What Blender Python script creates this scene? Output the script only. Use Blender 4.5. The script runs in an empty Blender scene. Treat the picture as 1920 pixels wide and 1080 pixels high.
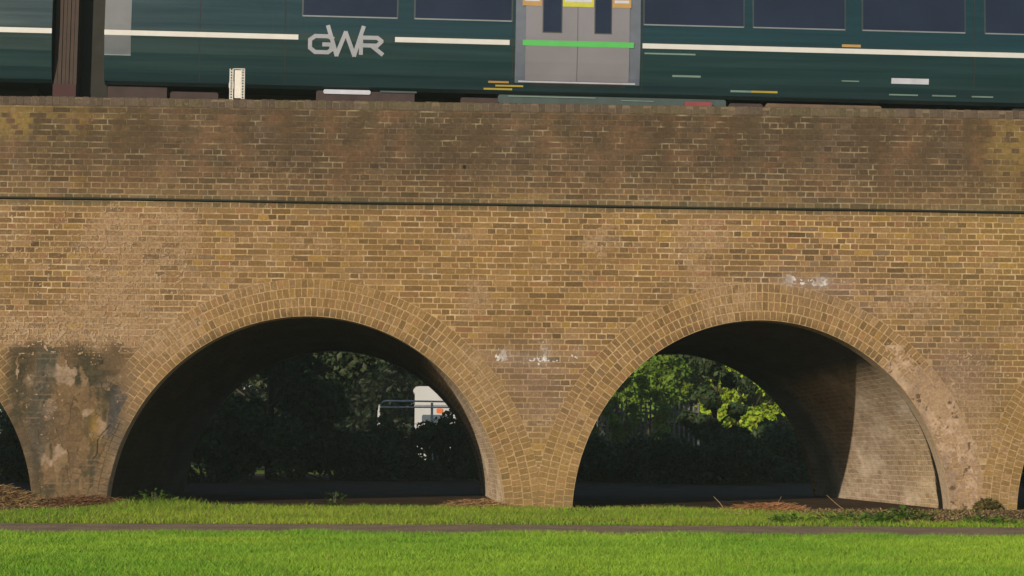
import bpy, math, random
import numpy as np
from mathutils import Vector, Matrix

random.seed(7)
RNG = np.random.default_rng(11)
scene = bpy.context.scene
COL = scene.collection

# ------------------------------------------------------------------ camera
cam_d = bpy.data.cameras.new("camera")
cam = bpy.data.objects.new("camera", cam_d)
COL.objects.link(cam)
cam_d.sensor_width = 36.0
cam_d.lens = 36.0 * 3850.0 / 1920.0
cam_d.clip_start = 0.1
cam_d.clip_end = 3000.0
_y = Vector((-186 / 3850.0, -311 / 3850.0, 1.0))          # world depth axis seen in camera axes (right, up, forward)
_a = -0.0102
_x = Vector((1.0, _a, -(_y.x + _y.y * _a))).normalized()
_y.normalize()
_z = _y.cross(_x)
if _z.y < 0:
    _z = -_z
right = Vector((_x.x, _y.x, _z.x)); up = Vector((_x.y, _y.y, _z.y)); fwd = Vector((_x.z, _y.z, _z.z))
cam.matrix_world = Matrix(((right.x, up.x, -fwd.x, 0), (right.y, up.y, -fwd.y, -26.0),
                           (right.z, up.z, -fwd.z, 0.67), (0, 0, 0, 1)))
scene.camera = cam

# ------------------------------------------------------------------ sky, sun, exposure
SUN_AZ, SUN_EL = 27.0, 14.5            # degrees left of the wall's normal, above the horizon
world = bpy.data.worlds.new("World")
scene.world = world
world.use_nodes = True
wn = world.node_tree.nodes
wl = world.node_tree.links
bg = wn["Background"]
sky = wn.new("ShaderNodeTexSky")
sky.sky_type = 'NISHITA'
sky.sun_disc = False
sky.sun_elevation = math.radians(SUN_EL)
sky.sun_rotation = math.radians(180 + SUN_AZ)
sky.air_density = 1.0
sky.dust_density = 0.5
sky.ozone_density = 2.0
wl.new(sky.outputs[0], bg.inputs[0])
bg.inputs[1].default_value = 0.075
sun_d = bpy.data.lights.new("sun", 'SUN')
sun_d.energy = 4.0
sun_d.angle = math.radians(0.5)
sun_d.color = (1.0, 0.85, 0.65)
sun = bpy.data.objects.new("sun", sun_d)
COL.objects.link(sun)
ca, sa = math.cos(math.radians(SUN_AZ)), math.sin(math.radians(SUN_AZ))
ce, se = math.cos(math.radians(SUN_EL)), math.sin(math.radians(SUN_EL))
sun.rotation_euler = Vector((sa * ce, ca * ce, -se)).to_track_quat('-Z', 'Y').to_euler()
sun.location = (-20, -60, 30)
scene.view_settings.view_transform = 'Standard'
scene.view_settings.look = 'None'
scene.view_settings.exposure = 0.08
scene.view_settings.gamma = 1.0
scene.cycles.max_bounces = 6
scene.cycles.diffuse_bounces = 3
scene.cycles.transparent_max_bounces = 4
scene.cycles.use_denoising = True


# ------------------------------------------------------------------ helpers
def lin(r, g, b):
    """sRGB 0-255 -> linear"""
    c = np.array([r, g, b], float) / 255.0
    return np.where(c <= 0.04045, c / 12.92, ((c + 0.055) / 1.055) ** 2.4)


K = np.array([1.13, 1.02, 0.80])       # what the low sun and the sky multiply a wall's albedo by


def alb(r, g, b):
    """albedo of a sunlit wall colour"""
    return lin(r, g, b) / K


def hash2(ix, iy, seed):
    ix = ix.astype(np.int64); iy = iy.astype(np.int64)
    n = (ix * 374761393 + iy * 668265263 + seed * 974634777) & 0xFFFFFFFF
    n = ((n ^ (n >> 13)) * 1274126177) & 0xFFFFFFFF
    n = n ^ (n >> 16)
    return (n & 0xFFFFFF) / float(0xFFFFFF)


def vnoise(x, y, seed=0):
    x = np.asarray(x, float); y = np.asarray(y, float)
    ix = np.floor(x); iy = np.floor(y)
    fx = x - ix; fy = y - iy
    fx = fx * fx * (3 - 2 * fx); fy = fy * fy * (3 - 2 * fy)
    a = hash2(ix, iy, seed); b = hash2(ix + 1, iy, seed)
    c = hash2(ix, iy + 1, seed); d = hash2(ix + 1, iy + 1, seed)
    return (a * (1 - fx) + b * fx) * (1 - fy) + (c * (1 - fx) + d * fx) * fy


def fbm(x, y, seed=0, octv=4):
    s = 0; amp = 0.5; tot = 0
    for o in range(octv):
        s = s + amp * vnoise(np.asarray(x) * 2 ** o, np.asarray(y) * 2 ** o, seed + o * 17)
        tot += amp; amp *= 0.55
    return s / tot


def sstep(a, b, x):
    t = np.clip((np.asarray(x) - a) / (b - a), 0, 1)
    return t * t * (3 - 2 * t)


def blob(x, z, cx, cz, rx, rz):
    return np.exp(-(((x - cx) / rx) ** 2 + ((z - cz) / rz) ** 2))


def tag(o, label=None, cat=None, group=None, kind=None):
    if label: o["label"] = label
    if cat: o["category"] = cat
    if group: o["group"] = group
    if kind: o["kind"] = kind
    return o


def empty(name, loc=(0, 0, 0), rot=(0, 0, 0)):
    o = bpy.data.objects.new(name, None)
    o.empty_display_size = 0.2
    o.location = loc
    o.rotation_euler = rot
    COL.objects.link(o)
    return o


def link_mesh(me, name, mat, parent=None, smooth=False):
    o = bpy.data.objects.new(name, me)
    COL.objects.link(o)
    for m in (mat if isinstance(mat, (list, tuple)) else [mat]):
        me.materials.append(m)
    if parent is not None:
        o.parent = parent
    if smooth:
        me.polygons.foreach_set("use_smooth", [True] * len(me.polygons))
    return o


def np_mesh(name, V, loops, starts, totals, col=None, uv=None):
    """mesh straight from arrays; col is per vertex (linear rgb), uv per loop"""
    me = bpy.data.meshes.new(name)
    V = np.ascontiguousarray(V, dtype=np.float32)
    me.vertices.add(len(V)); me.vertices.foreach_set("co", V.ravel())
    me.loops.add(len(loops)); me.loops.foreach_set("vertex_index", np.ascontiguousarray(loops, dtype=np.int32))
    me.polygons.add(len(starts))
    me.polygons.foreach_set("loop_start", np.ascontiguousarray(starts, dtype=np.int32))
    me.polygons.foreach_set("loop_total", np.ascontiguousarray(totals, dtype=np.int32))
    me.polygons.foreach_set("use_smooth", np.zeros(len(starts), bool))
    me.update(calc_edges=True)
    if col is not None:
        a = me.color_attributes.new("tint", 'FLOAT_COLOR', 'POINT')
        c4 = np.ones((len(V), 4), np.float32); c4[:, :3] = np.asarray(col)[:, :3]
        if np.asarray(col).shape[1] > 3: c4[:, 3] = np.asarray(col)[:, 3]
        a.data.foreach_set("color", c4.ravel())
    if uv is not None:
        l = me.uv_layers.new(name="UVMap")
        l.data.foreach_set("uv", np.ascontiguousarray(uv, dtype=np.float32).ravel())
    me.validate()
    return me


def quads(name, V, Q, col=None, uv=None):
    Q = np.asarray(Q, np.int32)
    n = len(Q)
    return np_mesh(name, V, Q.ravel(), np.arange(n) * 4, np.full(n, 4), col, uv)


class MB:
    """collects simple solids into one mesh"""
    def __init__(s): s.v = []; s.f = []
    def box(s, x0, x1, y0, y1, z0, z1, ch=0.0):
        if ch > 0:
            return s.prism([(x0 + ch, z0), (x1 - ch, z0), (x1, z0 + ch), (x1, z1 - ch), (x1 - ch, z1), (x0 + ch, z1), (x0, z1 - ch), (x0, z0 + ch)], y0, y1)
        b = len(s.v)
        s.v += [(x0, y0, z0), (x1, y0, z0), (x1, y1, z0), (x0, y1, z0), (x0, y0, z1), (x1, y0, z1), (x1, y1, z1), (x0, y1, z1)]
        s.f += [tuple(b + i for i in q) for q in ((0, 3, 2, 1), (4, 5, 6, 7), (0, 1, 5, 4), (1, 2, 6, 5), (2, 3, 7, 6), (3, 0, 4, 7))]
        return s
    def prism(s, pts, y0, y1):
        """pts: outline in x,z (counter-clockwise seen from -y), extruded from y0 to y1"""
        b = len(s.v); n = len(pts)
        s.v += [(p[0], y0, p[1]) for p in pts] + [(p[0], y1, p[1]) for p in pts]
        s.f.append(tuple(b + i for i in range(n)))
        s.f.append(tuple(b + n + i for i in reversed(range(n))))
        for i in range(n):
            j = (i + 1) % n
            s.f.append((b + i, b + n + i, b + n + j, b + j))
        return s
    def tube(s, pts, rads, seg=8, cap=True):
        b = len(s.v); pts = [Vector(p) for p in pts]
        if not isinstance(rads, (list, tuple)): rads = [rads] * len(pts)
        for i, p in enumerate(pts):
            d = (pts[min(i + 1, len(pts) - 1)] - pts[max(i - 1, 0)]).normalized()
            ref = Vector((0, 0, 1)) if abs(d.z) < 0.9 else Vector((1, 0, 0))
            e1 = d.cross(ref).normalized(); e2 = d.cross(e1)
            for k in range(seg):
                a = 2 * math.pi * k / seg
                s.v.append(tuple(p + (e1 * math.cos(a) + e2 * math.sin(a)) * rads[i]))
        for i in range(len(pts) - 1):
            for k in range(seg):
                k2 = (k + 1) % seg
                s.f.append((b + i * seg + k, b + i * seg + k2, b + (i + 1) * seg + k2, b + (i + 1) * seg + k))
        if cap:
            s.f.append(tuple(b + k for k in reversed(range(seg))))
            s.f.append(tuple(b + (len(pts) - 1) * seg + k for k in range(seg)))
        return s
    def build(s, name, mat, parent=None, smooth=False):
        me = bpy.data.meshes.new(name)
        me.from_pydata([tuple(p) for p in s.v], [], s.f)
        me.update()
        return link_mesh(me, name, mat, parent, smooth)


# ------------------------------------------------------------------ materials
def mat_new(name):
    m = bpy.data.materials.new(name)
    m.use_nodes = True
    nt = m.node_tree
    return m, nt.nodes, nt.links, nt.nodes["Principled BSDF"]


def simple(name, rgb, rough=0.6, metal=0.0, spec=0.5, var=0.12, scale=6.0, coat=0.0):
    """plain colour with a light mottling of the surface"""
    m, n, l, p = mat_new(name)
    tc = n.new("ShaderNodeTexCoord"); no = n.new("ShaderNodeTexNoise")
    no.inputs["Scale"].default_value = scale; no.inputs["Detail"].default_value = 5
    l.new(tc.outputs["Object"], no.inputs["Vector"])
    mr = n.new("ShaderNodeMapRange")
    mr.inputs["From Min"].default_value = 0.3; mr.inputs["From Max"].default_value = 0.7
    mr.inputs["To Min"].default_value = 1 - var; mr.inputs["To Max"].default_value = 1 + var
    l.new(no.outputs["Fac"], mr.inputs["Value"])
    mx = n.new("ShaderNodeVectorMath"); mx.operation = 'SCALE'
    mx.inputs[0].default_value = tuple(rgb)
    l.new(mr.outputs[0], mx.inputs["Scale"])
    l.new(mx.outputs[0], p.inputs["Base Color"])
    p.inputs["Roughness"].default_value = rough
    p.inputs["Metallic"].default_value = metal
    p.inputs["Specular IOR Level"].default_value = spec
    p.inputs["Coat Weight"].default_value = coat
    p.inputs["Coat Roughness"].default_value = 0.05
    return m


def tinted(name, var=0.25, scale=30.0, rough=0.95, bump=0.3, trans=0.0, spec=0.2, bumpdist=0.006, lime=None):
    """colour stored per vertex times fine noise"""
    m, n, l, p = mat_new(name)
    at = n.new("ShaderNodeAttribute"); at.attribute_name = "tint"
    tc = n.new("ShaderNodeTexCoord"); no = n.new("ShaderNodeTexNoise")
    no.inputs["Scale"].default_value = scale; no.inputs["Detail"].default_value = 6; no.inputs["Roughness"].default_value = 0.65
    l.new(tc.outputs["Object"], no.inputs["Vector"])
    mr = n.new("ShaderNodeMapRange")
    mr.inputs["From Min"].default_value = 0.28; mr.inputs["From Max"].default_value = 0.72
    mr.inputs["To Min"].default_value = 1 - var; mr.inputs["To Max"].default_value = 1 + var
    l.new(no.outputs["Fac"], mr.inputs["Value"])
    mx = n.new("ShaderNodeVectorMath"); mx.operation = 'SCALE'
    src = at.outputs["Color"]
    if lime is not None:               # lime bloom in ragged flecks, as dense as the vertex alpha says
        nl = n.new("ShaderNodeTexNoise"); nl.inputs["Scale"].default_value = 15; nl.inputs["Detail"].default_value = 9; nl.inputs["Roughness"].default_value = 0.78
        l.new(tc.outputs["Object"], nl.inputs["Vector"])
        ad = n.new("ShaderNodeMath"); ad.operation = 'MULTIPLY_ADD'; ad.inputs[1].default_value = 0.30
        l.new(at.outputs["Alpha"], ad.inputs[0]); l.new(nl.outputs["Fac"], ad.inputs[2])
        ml = n.new("ShaderNodeMapRange"); ml.inputs["From Min"].default_value = 0.60; ml.inputs["From Max"].default_value = 0.90
        ml.inputs["To Max"].default_value = 0.8
        l.new(ad.outputs[0], ml.inputs["Value"])
        mm = n.new("ShaderNodeMix"); mm.data_type = 'RGBA'
        l.new(ml.outputs[0], mm.inputs["Factor"]); l.new(src, mm.inputs["A"]); mm.inputs["B"].default_value = (*lime, 1)
        src = mm.outputs["Result"]
    l.new(src, mx.inputs[0]); l.new(mr.outputs[0], mx.inputs["Scale"])
    l.new(mx.outputs[0], p.inputs["Base Color"])
    p.inputs["Roughness"].default_value = rough
    p.inputs["Specular IOR Level"].default_value = spec
    if bump > 0:
        b = n.new("ShaderNodeBump"); b.inputs["Strength"].default_value = bump; b.inputs["Distance"].default_value = bumpdist
        l.new(no.outputs["Fac"], b.inputs["Height"]); l.new(b.outputs[0], p.inputs["Normal"])
    if trans > 0:
        out = n["Material Output"]
        tr = n.new("ShaderNodeBsdfTranslucent"); l.new(mx.outputs[0], tr.inputs["Color"])
        ms = n.new("ShaderNodeMixShader"); ms.inputs[0].default_value = trans
        l.new(p.outputs[0], ms.inputs[1]); l.new(tr.outputs[0], ms.inputs[2]); l.new(ms.outputs[0], out.inputs["Surface"])
    return m


def brick_uv(name, c1, c2, mortar, smear, smear_lo=0.45, smear_hi=0.6, sz=(0.235, 0.074), bump=0.6, tint=False):
    """English bond bricks in uv metres, with lime and dirt smeared over them"""
    m, n, l, p = mat_new(name)
    uv = n.new("ShaderNodeUVMap"); uv.uv_map = "UVMap"
    br = n.new("ShaderNodeTexBrick")
    br.offset = 0.5; br.offset_frequency = 2; br.squash = 0.5; br.squash_frequency = 2
    br.inputs["Scale"].default_value = 1.0
    br.inputs["Brick Width"].default_value = sz[0]; br.inputs["Row Height"].default_value = sz[1]
    br.inputs["Mortar Size"].default_value = 0.006; br.inputs["Mortar Smooth"].default_value = 0.3
    br.inputs["Bias"].default_value = 0.0
    br.inputs["Color1"].default_value = (*c1, 1); br.inputs["Color2"].default_value = (*c2, 1); br.inputs["Mortar"].default_value = (*mortar, 1)
    wob = n.new("ShaderNodeTexNoise"); wob.inputs["Scale"].default_value = 3.0; wob.inputs["Detail"].default_value = 4
    l.new(uv.outputs[0], wob.inputs["Vector"])
    ws = n.new("ShaderNodeVectorMath"); ws.operation = 'MULTIPLY_ADD'
    ws.inputs[1].default_value = (0.03, 0.03, 0)
    l.new(wob.outputs["Color"], ws.inputs[0]); l.new(uv.outputs[0], ws.inputs[2])
    l.new(ws.outputs[0], br.inputs["Vector"])
    n1 = n.new("ShaderNodeTexNoise"); n1.inputs["Scale"].default_value = 1.6; n1.inputs["Detail"].default_value = 8; n1.inputs["Roughness"].default_value = 0.7
    fl = n.new("ShaderNodeMapping"); fl.inputs["Scale"].default_value = (0.30, 1.0, 1.0) if tint else (1, 1, 1)
    l.new(uv.outputs[0], fl.inputs["Vector"]); l.new(fl.outputs[0], n1.inputs["Vector"])
    mr = n.new("ShaderNodeMapRange"); mr.inputs["From Min"].default_value = smear_lo; mr.inputs["From Max"].default_value = smear_hi
    l.new(n1.outputs["Fac"], mr.inputs["Value"])
    mx = n.new("ShaderNodeMix"); mx.data_type = 'RGBA'
    l.new(mr.outputs[0], mx.inputs["Factor"]); l.new(br.outputs["Color"], mx.inputs["A"]); mx.inputs["B"].default_value = (*smear, 1)
    n2 = n.new("ShaderNodeTexNoise"); n2.inputs["Scale"].default_value = 14; n2.inputs["Detail"].default_value = 6; n2.inputs["Roughness"].default_value = 0.7
    l.new(fl.outputs[0], n2.inputs["Vector"])
    m2 = n.new("ShaderNodeMapRange"); m2.inputs["From Min"].default_value = 0.3; m2.inputs["From Max"].default_value = 0.7
    m2.inputs["To Min"].default_value = 0.72; m2.inputs["To Max"].default_value = 1.25
    l.new(n2.outputs["Fac"], m2.inputs["Value"])
    sc = n.new("ShaderNodeVectorMath"); sc.operation = 'SCALE'
    l.new(mx.outputs["Result"], sc.inputs[0]); l.new(m2.outputs[0], sc.inputs["Scale"])
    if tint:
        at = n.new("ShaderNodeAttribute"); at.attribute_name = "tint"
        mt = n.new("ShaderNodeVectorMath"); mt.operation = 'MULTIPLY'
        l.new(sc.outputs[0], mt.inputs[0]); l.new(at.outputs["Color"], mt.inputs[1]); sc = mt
    l.new(sc.outputs[0], p.inputs["Base Color"])
    hb = n.new("ShaderNodeMath"); hb.operation = 'MULTIPLY_ADD'; hb.inputs[1].default_value = -0.8
    l.new(br.outputs["Fac"], hb.inputs[0]); l.new(n2.outputs["Fac"], hb.inputs[2])
    b = n.new("ShaderNodeBump"); b.inputs["Strength"].default_value = bump; b.inputs["Distance"].default_value = 0.012
    l.new(hb.outputs[0], b.inputs["Height"]); l.new(b.outputs[0], p.inputs["Normal"])
    p.inputs["Roughness"].default_value = 0.95; p.inputs["Specular IOR Level"].default_value = 0.15
    return m


M_BRICK = tinted("weathered_brick", var=0.24, scale=30, bump=0.45, bumpdist=0.006, lime=alb(166, 136, 97))
M_MORTAR = tinted("lime_mortar", var=0.18, scale=45, bump=0.4)
M_VAULT = brick_uv("vault_brick", (0.33, 0.24, 0.165), (0.45, 0.34, 0.24), (0.66, 0.54, 0.42), (0.64, 0.53, 0.42), 0.47, 0.60, tint=True)
M_RINGIN = brick_uv("ring_soffit", (0.52, 0.39, 0.26), (0.58, 0.44, 0.30), (0.64, 0.50, 0.36), (0.60, 0.47, 0.33), sz=(0.23, 0.11), bump=0.3)
M_WALLUV = brick_uv("plain_brick", alb(112, 86, 54), alb(138, 106, 66), alb(156, 126, 84), alb(140, 110, 76), 0.5, 0.7)
M_GRASS = tinted("grass_blade", var=0.15, scale=3, rough=0.6, bump=0, trans=0.35, spec=0.25)
M_LEAF = tinted("leaf", var=0.1, scale=4, rough=0.55, bump=0, trans=0.35, spec=0.3)
M_BARK = simple("bark", (0.06, 0.045, 0.032), 0.95, var=0.4, scale=14)

# ------------------------------------------------------------------ viaduct geometry
ELL = [(-13.15, -0.15, 2.48, 2.546), (-7.21, -0.15, 2.48, 2.546), (-1.329, -0.15, 2.497, 2.546), (4.430, -0.138, 2.416, 2.538),
       (10.10, -0.138, 2.40, 2.53), (15.9, -0.138, 2.42, 2.53)]
RT = 0.474                       # thickness of an arch ring (four half bricks)
DEP = 9.0
X0, X1 = -10.9, 13.3               # stretch of wall with every brick modelled
XE0, XE1 = -34.0, 40.0
ZS = 3.842                       # where the parapet starts
ZP = 5.045                       # where the coping starts
ZC = 5.155
CO = 0.0739                      # course


def wall_albedo(x, z, mortar, h1, h2, h3):
    """albedo of a brick (or the mortar) at x,z; h1..h3 are its own random numbers 0-1"""
    x = np.asarray(x, float); z = np.asarray(z, float)
    pal = np.array([alb(132, 101, 60), alb(121, 92, 54), alb(140, 108, 68), alb(110, 85, 53), alb(99, 77, 48),
                    alb(136, 97, 62), alb(148, 114, 56), alb(122, 98, 68)])
    wt = np.cumsum([0.26, 0.2, 0.17, 0.12, 0.07, 0.08, 0.05, 0.05])
    if mortar:
        c = np.repeat(alb(174, 141, 94)[None, :], len(x), 0)
        c = c * (0.84 + 0.32 * h1)[:, None]
        mv = fbm(x * 2.2, z * 3.1, 151, 5)
        c = c * (0.62 + 0.76 * mv)[:, None]
        wf = sstep(0.63, 0.72, fbm(x * 6.5, z * 11, 153, 3))
        c = c * (1 - 0.7 * wf)[:, None] + (alb(206, 180, 138) * 0.7)[None, :] * wf[:, None]
    else:
        c = pal[np.minimum(np.searchsorted(wt, h1), 7)] * (0.80 + 0.32 * h2)[:, None]
    def mix(c, col, f):
        return c * (1 - f)[:, None] + np.asarray(col)[None, :] * f[:, None]
    # broad hue drift: golden in the middle, pinkish grey to the left, olive yellow to the right
    gold = blob(x, z, 0.2, 3.0, 3.4, 0.9) * (0.5 + 0.7 * fbm(x * 0.8, z * 0.9, 3))
    c = mix(c, alb(146, 110, 58), np.clip(0.32 * gold, 0, 1))
    yel = sstep(5.6, 7.6, x) * (0.3 + 0.9 * fbm(x * 1.1, z * 1.2, 5))
    c = mix(c, alb(144, 116, 58), np.clip(0.42 * yel * (1 - 0.4 * (z > ZS)), 0, 1))
    # lime smeared over the face, in patches
    n = fbm(x * 1.3, z * 1.8, 21, 5)
    lm = sstep(0.50, 0.82, n + 0.16 * blob(x, z, -4.4, 3.2, 2.0, 1.1) + 0.26 * blob(x, z, -4.3, 2.1, 1.7, 0.28)
               + 0.16 * blob(x, z, 6.9, 1.6, 1.0, 0.9) + 0.14 * blob(x, z, 1.6, 1.55, 0.75, 0.55) + 0.05 * (h3 - 0.5))
    lm = lm * (z < ZS - 0.05)
    c = mix(c, alb(154, 121, 92), np.clip(lm * (0.15 + 0.25 * h3), 0, 0.85))
    lime = np.clip(0.08 + 0.62 * lm + 0.30 * (h3 - 0.5), 0, 1)
    # greyish violet bricks
    gv = np.clip(blob(x, z, 6.95, 1.75, 0.55, 0.5) + 0.8 * blob(x, z, 1.5, 1.75, 0.65, 0.35) + 0.8 * blob(x, z, 5.2, 2.85, 0.9, 0.3)
                 + 0.7 * blob(x, z, 1.6, 1.2, 0.5, 0.35), 0, 1)
    c = mix(c, alb(122, 98, 80), gv * (0.35 + 0.45 * h2))
    # sooty parapet
    soot = sstep(ZS - 0.12, ZS + 0.15, z) * (0.60 + 0.40 * sstep(ZS + 0.1, ZS + 0.6, z))
    soot = soot * np.clip(0.80 + 0.75 * fbm(x * 0.55, z * 0.9, 31), 0, 1) * (1 - 0.45 * sstep(7.0, 7.8, x)) * (1 - 0.15 * sstep(-2.6, -4.0, x))
    dirt = (alb(83, 67, 49) if not mortar else alb(100, 83, 61)) * (0.75 + 0.5 * h2)[:, None]
    sf = np.clip(soot * (0.95 if not mortar else 0.86 + 0.10 * sstep(4.3, 4.6, z)), 0, 0.96)[:, None]
    c = c * (1 - sf) + dirt * sf
    # dark run-off streaks below the coping
    st = sstep(0.42, 0.60, fbm(x * 7.5, z * 0.35, 41, 5)) * sstep(4.2, 5.0, z + 0.35 * vnoise(x * 2.3, z * 0 + 3, 9))
    c = mix(c, alb(78, 66, 44), st * 0.6)
    ru = sstep(0.60, 0.75, fbm(x * 5.5, z * 0.8, 47, 4)) * sstep(4.05, 4.5, z)
    c = mix(c, alb(116, 84, 52), ru * 0.4)
    bl = sstep(0.47, 0.62, fbm(x * 5.0 + 11, z * 1.1, 143, 5)) * sstep(ZS + 0.05, ZS + 0.35, z)
    c = mix(c, alb(80, 63, 42), bl * (0.45 + 0.25 * sstep(4.3, 4.7, z)))
    rb = sstep(0.56, 0.68, fbm(x * 5.5 + 4, z * 4.5, 147, 4)) * sstep(ZS + 0.05, ZS + 0.35, z)
    c = mix(c, alb(116, 84, 56), rb * 0.5)
    oc = (blob(x, z, -5.0, 4.85, 1.0, 0.22) + blob(x, z, 7.75, 4.65, 0.35, 0.4)) * (h1 > 0.45)
    c = mix(c, alb(138, 112, 56), np.clip(oc * 0.75, 0, 0.8))
    # algae either side of the cable
    gr = np.exp(-((z - ZS) / 0.075) ** 2) * (0.4 + 0.7 * vnoise(x * 3, z * 0 + 1, 51))
    c = mix(c, alb(84, 82, 60), np.clip(gr * 0.62, 0, 0.8))
    # damp, rendered pier at the left
    pm = sstep(-3.35, -3.7, x + 0.25 * (fbm(x * 3, z * 3, 61) - 0.5)) * sstep(2.12, 1.92, z + 0.35 * (fbm(x * 4, z * 2, 62) - 0.5)) * sstep(-5.3, -4.95, x)
    pn = 0.65 * fbm(x * 4.2, z * 0.55, 63, 5) + 0.35 * fbm(x * 5, z * 4, 68, 4) + 0.06 * sstep(0.9, 1.9, z)
    pc = mix(np.repeat(alb(104, 82, 55)[None, :], len(x), 0), alb(70, 61, 41), sstep(0.45, 0.62, pn))
    pc = mix(pc, alb(146, 120, 92), sstep(0.57, 0.64, fbm(x * 3.6 + 5, z * 2.2, 64, 5)) * 0.85)
    pc = mix(pc, alb(122, 96, 50), blob(x, z, -3.95, 0.9, 0.16, 0.3) * 0.7)
    pc = mix(pc, alb(70, 66, 56), np.clip(blob(x + 0.18 * (z - 1.0), z, -3.72, 1.0, 0.14, 0.55) + blob(x - 0.1 * z, z, -4.78, 1.1, 0.16, 0.6) * 0.8, 0, 1) * 0.85)
    pc = pc * (0.85 + 0.3 * h2)[:, None] if not mortar else pc * (0.80 + 0.25 * h1)[:, None]
    c = c * (1 - pm)[:, None] + pc * pm[:, None]
    # white lime blooms
    wb = (blob(x, z, 1.12, 1.93, 0.09, 0.1) + 1.1 * blob(x, z, 1.66, 1.98, 0.05, 0.16) + 0.8 * blob(x, z, 2.05, 1.95, 0.09, 0.1) + 0.5 * blob(x, z, 1.45, 1.9, 0.3, 0.08)
          + 0.9 * blob(x, z, 5.2, 2.9, 0.14, 0.08) + 0.8 * blob(x, z, 4.78, 2.93, 0.1, 0.09) + 0.5 * blob(x, z, 4.95, 2.87, 0.3, 0.07)) * (0.35 + 1.1 * vnoise(x * 16, z * 16, 71))
    c = mix(c, alb(186, 168, 146), np.clip(wb * 0.30, 0, 0.3))
    # foot of the centre pier: ochre, mossy at the ground
    pf = blob(x, z, 1.6, 0.35, 0.75, 0.75)
    c = mix(c, alb(140, 112, 58), pf * 0.45)
    ms = sstep(0.35, 0.0, z) * (0.3 + 0.7 * vnoise(x * 5, z * 5, 75))
    c = mix(c, alb(104, 94, 58), ms * 0.55)
    # general blotches
    c = c * (0.80 + 0.40 * fbm(x * 0.9 + 7, z * 1.2, 81, 5))[:, None]
    lime = np.where(z > ZS - 0.05, np.clip(0.02 + 0.30 * sstep(0.55, 0.75, fbm(x * 2.1, z * 2.6, 121)) * (1 - 0.6 * sstep(4.4, 4.6, z)), 0, 1), lime)
    if mortar:
        fl = sstep(0.62, 0.72, fbm(x * 5, z * 9, 123, 3)) * (z > ZS)
        c = mix(c, alb(150, 132, 96), fl * 0.8)
    lime = lime * (1 - pm) + pm * (0.12 + 0.45 * sstep(0.56, 0.66, fbm(x * 3.6 + 5, z * 2.2, 64, 5)))
    lime = np.clip(lime + 0.3 * np.clip(wb, 0, 1), 0, 1)
    return np.concatenate([np.clip(c, 0.004, 0.9), lime[:, None]], 1)


def pier_mask(x, z):
    return sstep(-3.35, -3.7, x) * sstep(2.0, 1.85, z) * sstep(-5.3, -4.95, x)


def brick_faces(cx, cz, ux, uz, hw, hh, yf, dep, col_fn, taper=None):
    """many bricks: centre cx,cz; unit axis (ux,uz) along the length; half sizes; front at yf - dep.  Returns V,Q,col"""
    N = len(cx)
    r = RNG.random((N, 12))
    j = 0.004
    vx, vz = -uz, ux
    V = np.zeros((N, 8, 3))
    sg = np.array([(-1, -1), (1, -1), (1, 1), (-1, 1)])
    tilt = (RNG.random((N, 2)) - 0.5) * 0.0022
    base = -dep * (0.55 + 0.8 * RNG.random(N))
    for k, (sx, sz) in enumerate(sg):
        ex = sx * hw + (r[:, k] - 0.5) * 2 * j
        ez = sz * hh + (r[:, 4 + k] - 0.5) * 1.4 * j
        tw = 1.0 if taper is None else (1.0 + sx * taper)
        ezt = ez * tw
        V[:, k, 0] = cx + ux * ex + vx * ezt; V[:, k, 2] = cz + uz * ex + vz * ezt
        V[:, k, 1] = yf + 0.004
        ins = 0.002
        ex2 = ex - sx * ins; ez2 = (ez - sz * ins) * tw
        V[:, 4 + k, 0] = cx + ux * ex2 + vx * ez2; V[:, 4 + k, 2] = cz + uz * ex2 + vz * ez2
        V[:, 4 + k, 1] = yf + base + tilt[:, 0] * sx + tilt[:, 1] * sz
    Vf = V.reshape(-1, 3)
    o = (np.arange(N) * 8)[:, None]
    Q = np.concatenate([o + np.array([[4, 5, 6, 7]]), o + np.array([[0, 1, 5, 4]]), o + np.array([[1, 2, 6, 5]]),
                        o + np.array([[2, 3, 7, 6]]), o + np.array([[3, 0, 4, 7]])], 0)
    h = RNG.random((N, 3))
    hv = np.repeat(h, 8, 0)
    col = col_fn(Vf[:, 0], Vf[:, 2], hv)
    return Vf, Q, col


def grid_sheet(cols, zlo, zhi, nz, y):
    """sheet in the plane y made of columns at the given x's, from zlo to zhi"""
    nx = len(cols)
    t = np.linspace(0, 1, nz + 1)
    Z = zlo[:, None] + (zhi[:, None] - zlo[:, None]) * t[None, :]
    X = np.repeat(np.asarray(cols)[:, None], nz + 1, 1)
    V = np.stack([X, np.full_like(X, y), Z], -1).reshape(-1, 3)
    Q = []
    for i in range(nx - 1):
        a = i * (nz + 1)
        k = np.arange(nz)
        Q.append(np.stack([a + k, a + nz + 1 + k, a + nz + 2 + k, a + 1 + k], -1))
    return V, np.concatenate(Q, 0)


def join_np(parts):
    Vs, Qs, Cs = [], [], []; n = 0
    for V, Q, C in parts:
        Vs.append(V); Qs.append(np.asarray(Q) + n); Cs.append(C); n += len(V)
    return np.concatenate(Vs), np.concatenate(Qs), np.concatenate(Cs)


def ring_outer_hit(x, z, grow):
    """inside any ring's outer outline?"""
    r = np.zeros(len(x), bool)
    for cx, cz, A, B in ELL:
        r |= ((x - cx) / (A + grow)) ** 2 + ((z - cz) / (B + grow)) ** 2 < 1
    return r


viaduct = tag(empty("railway_viaduct", (0, 0, 0)),
              "long weathered yellow brick viaduct with round arches carrying the green train", "viaduct")


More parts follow.
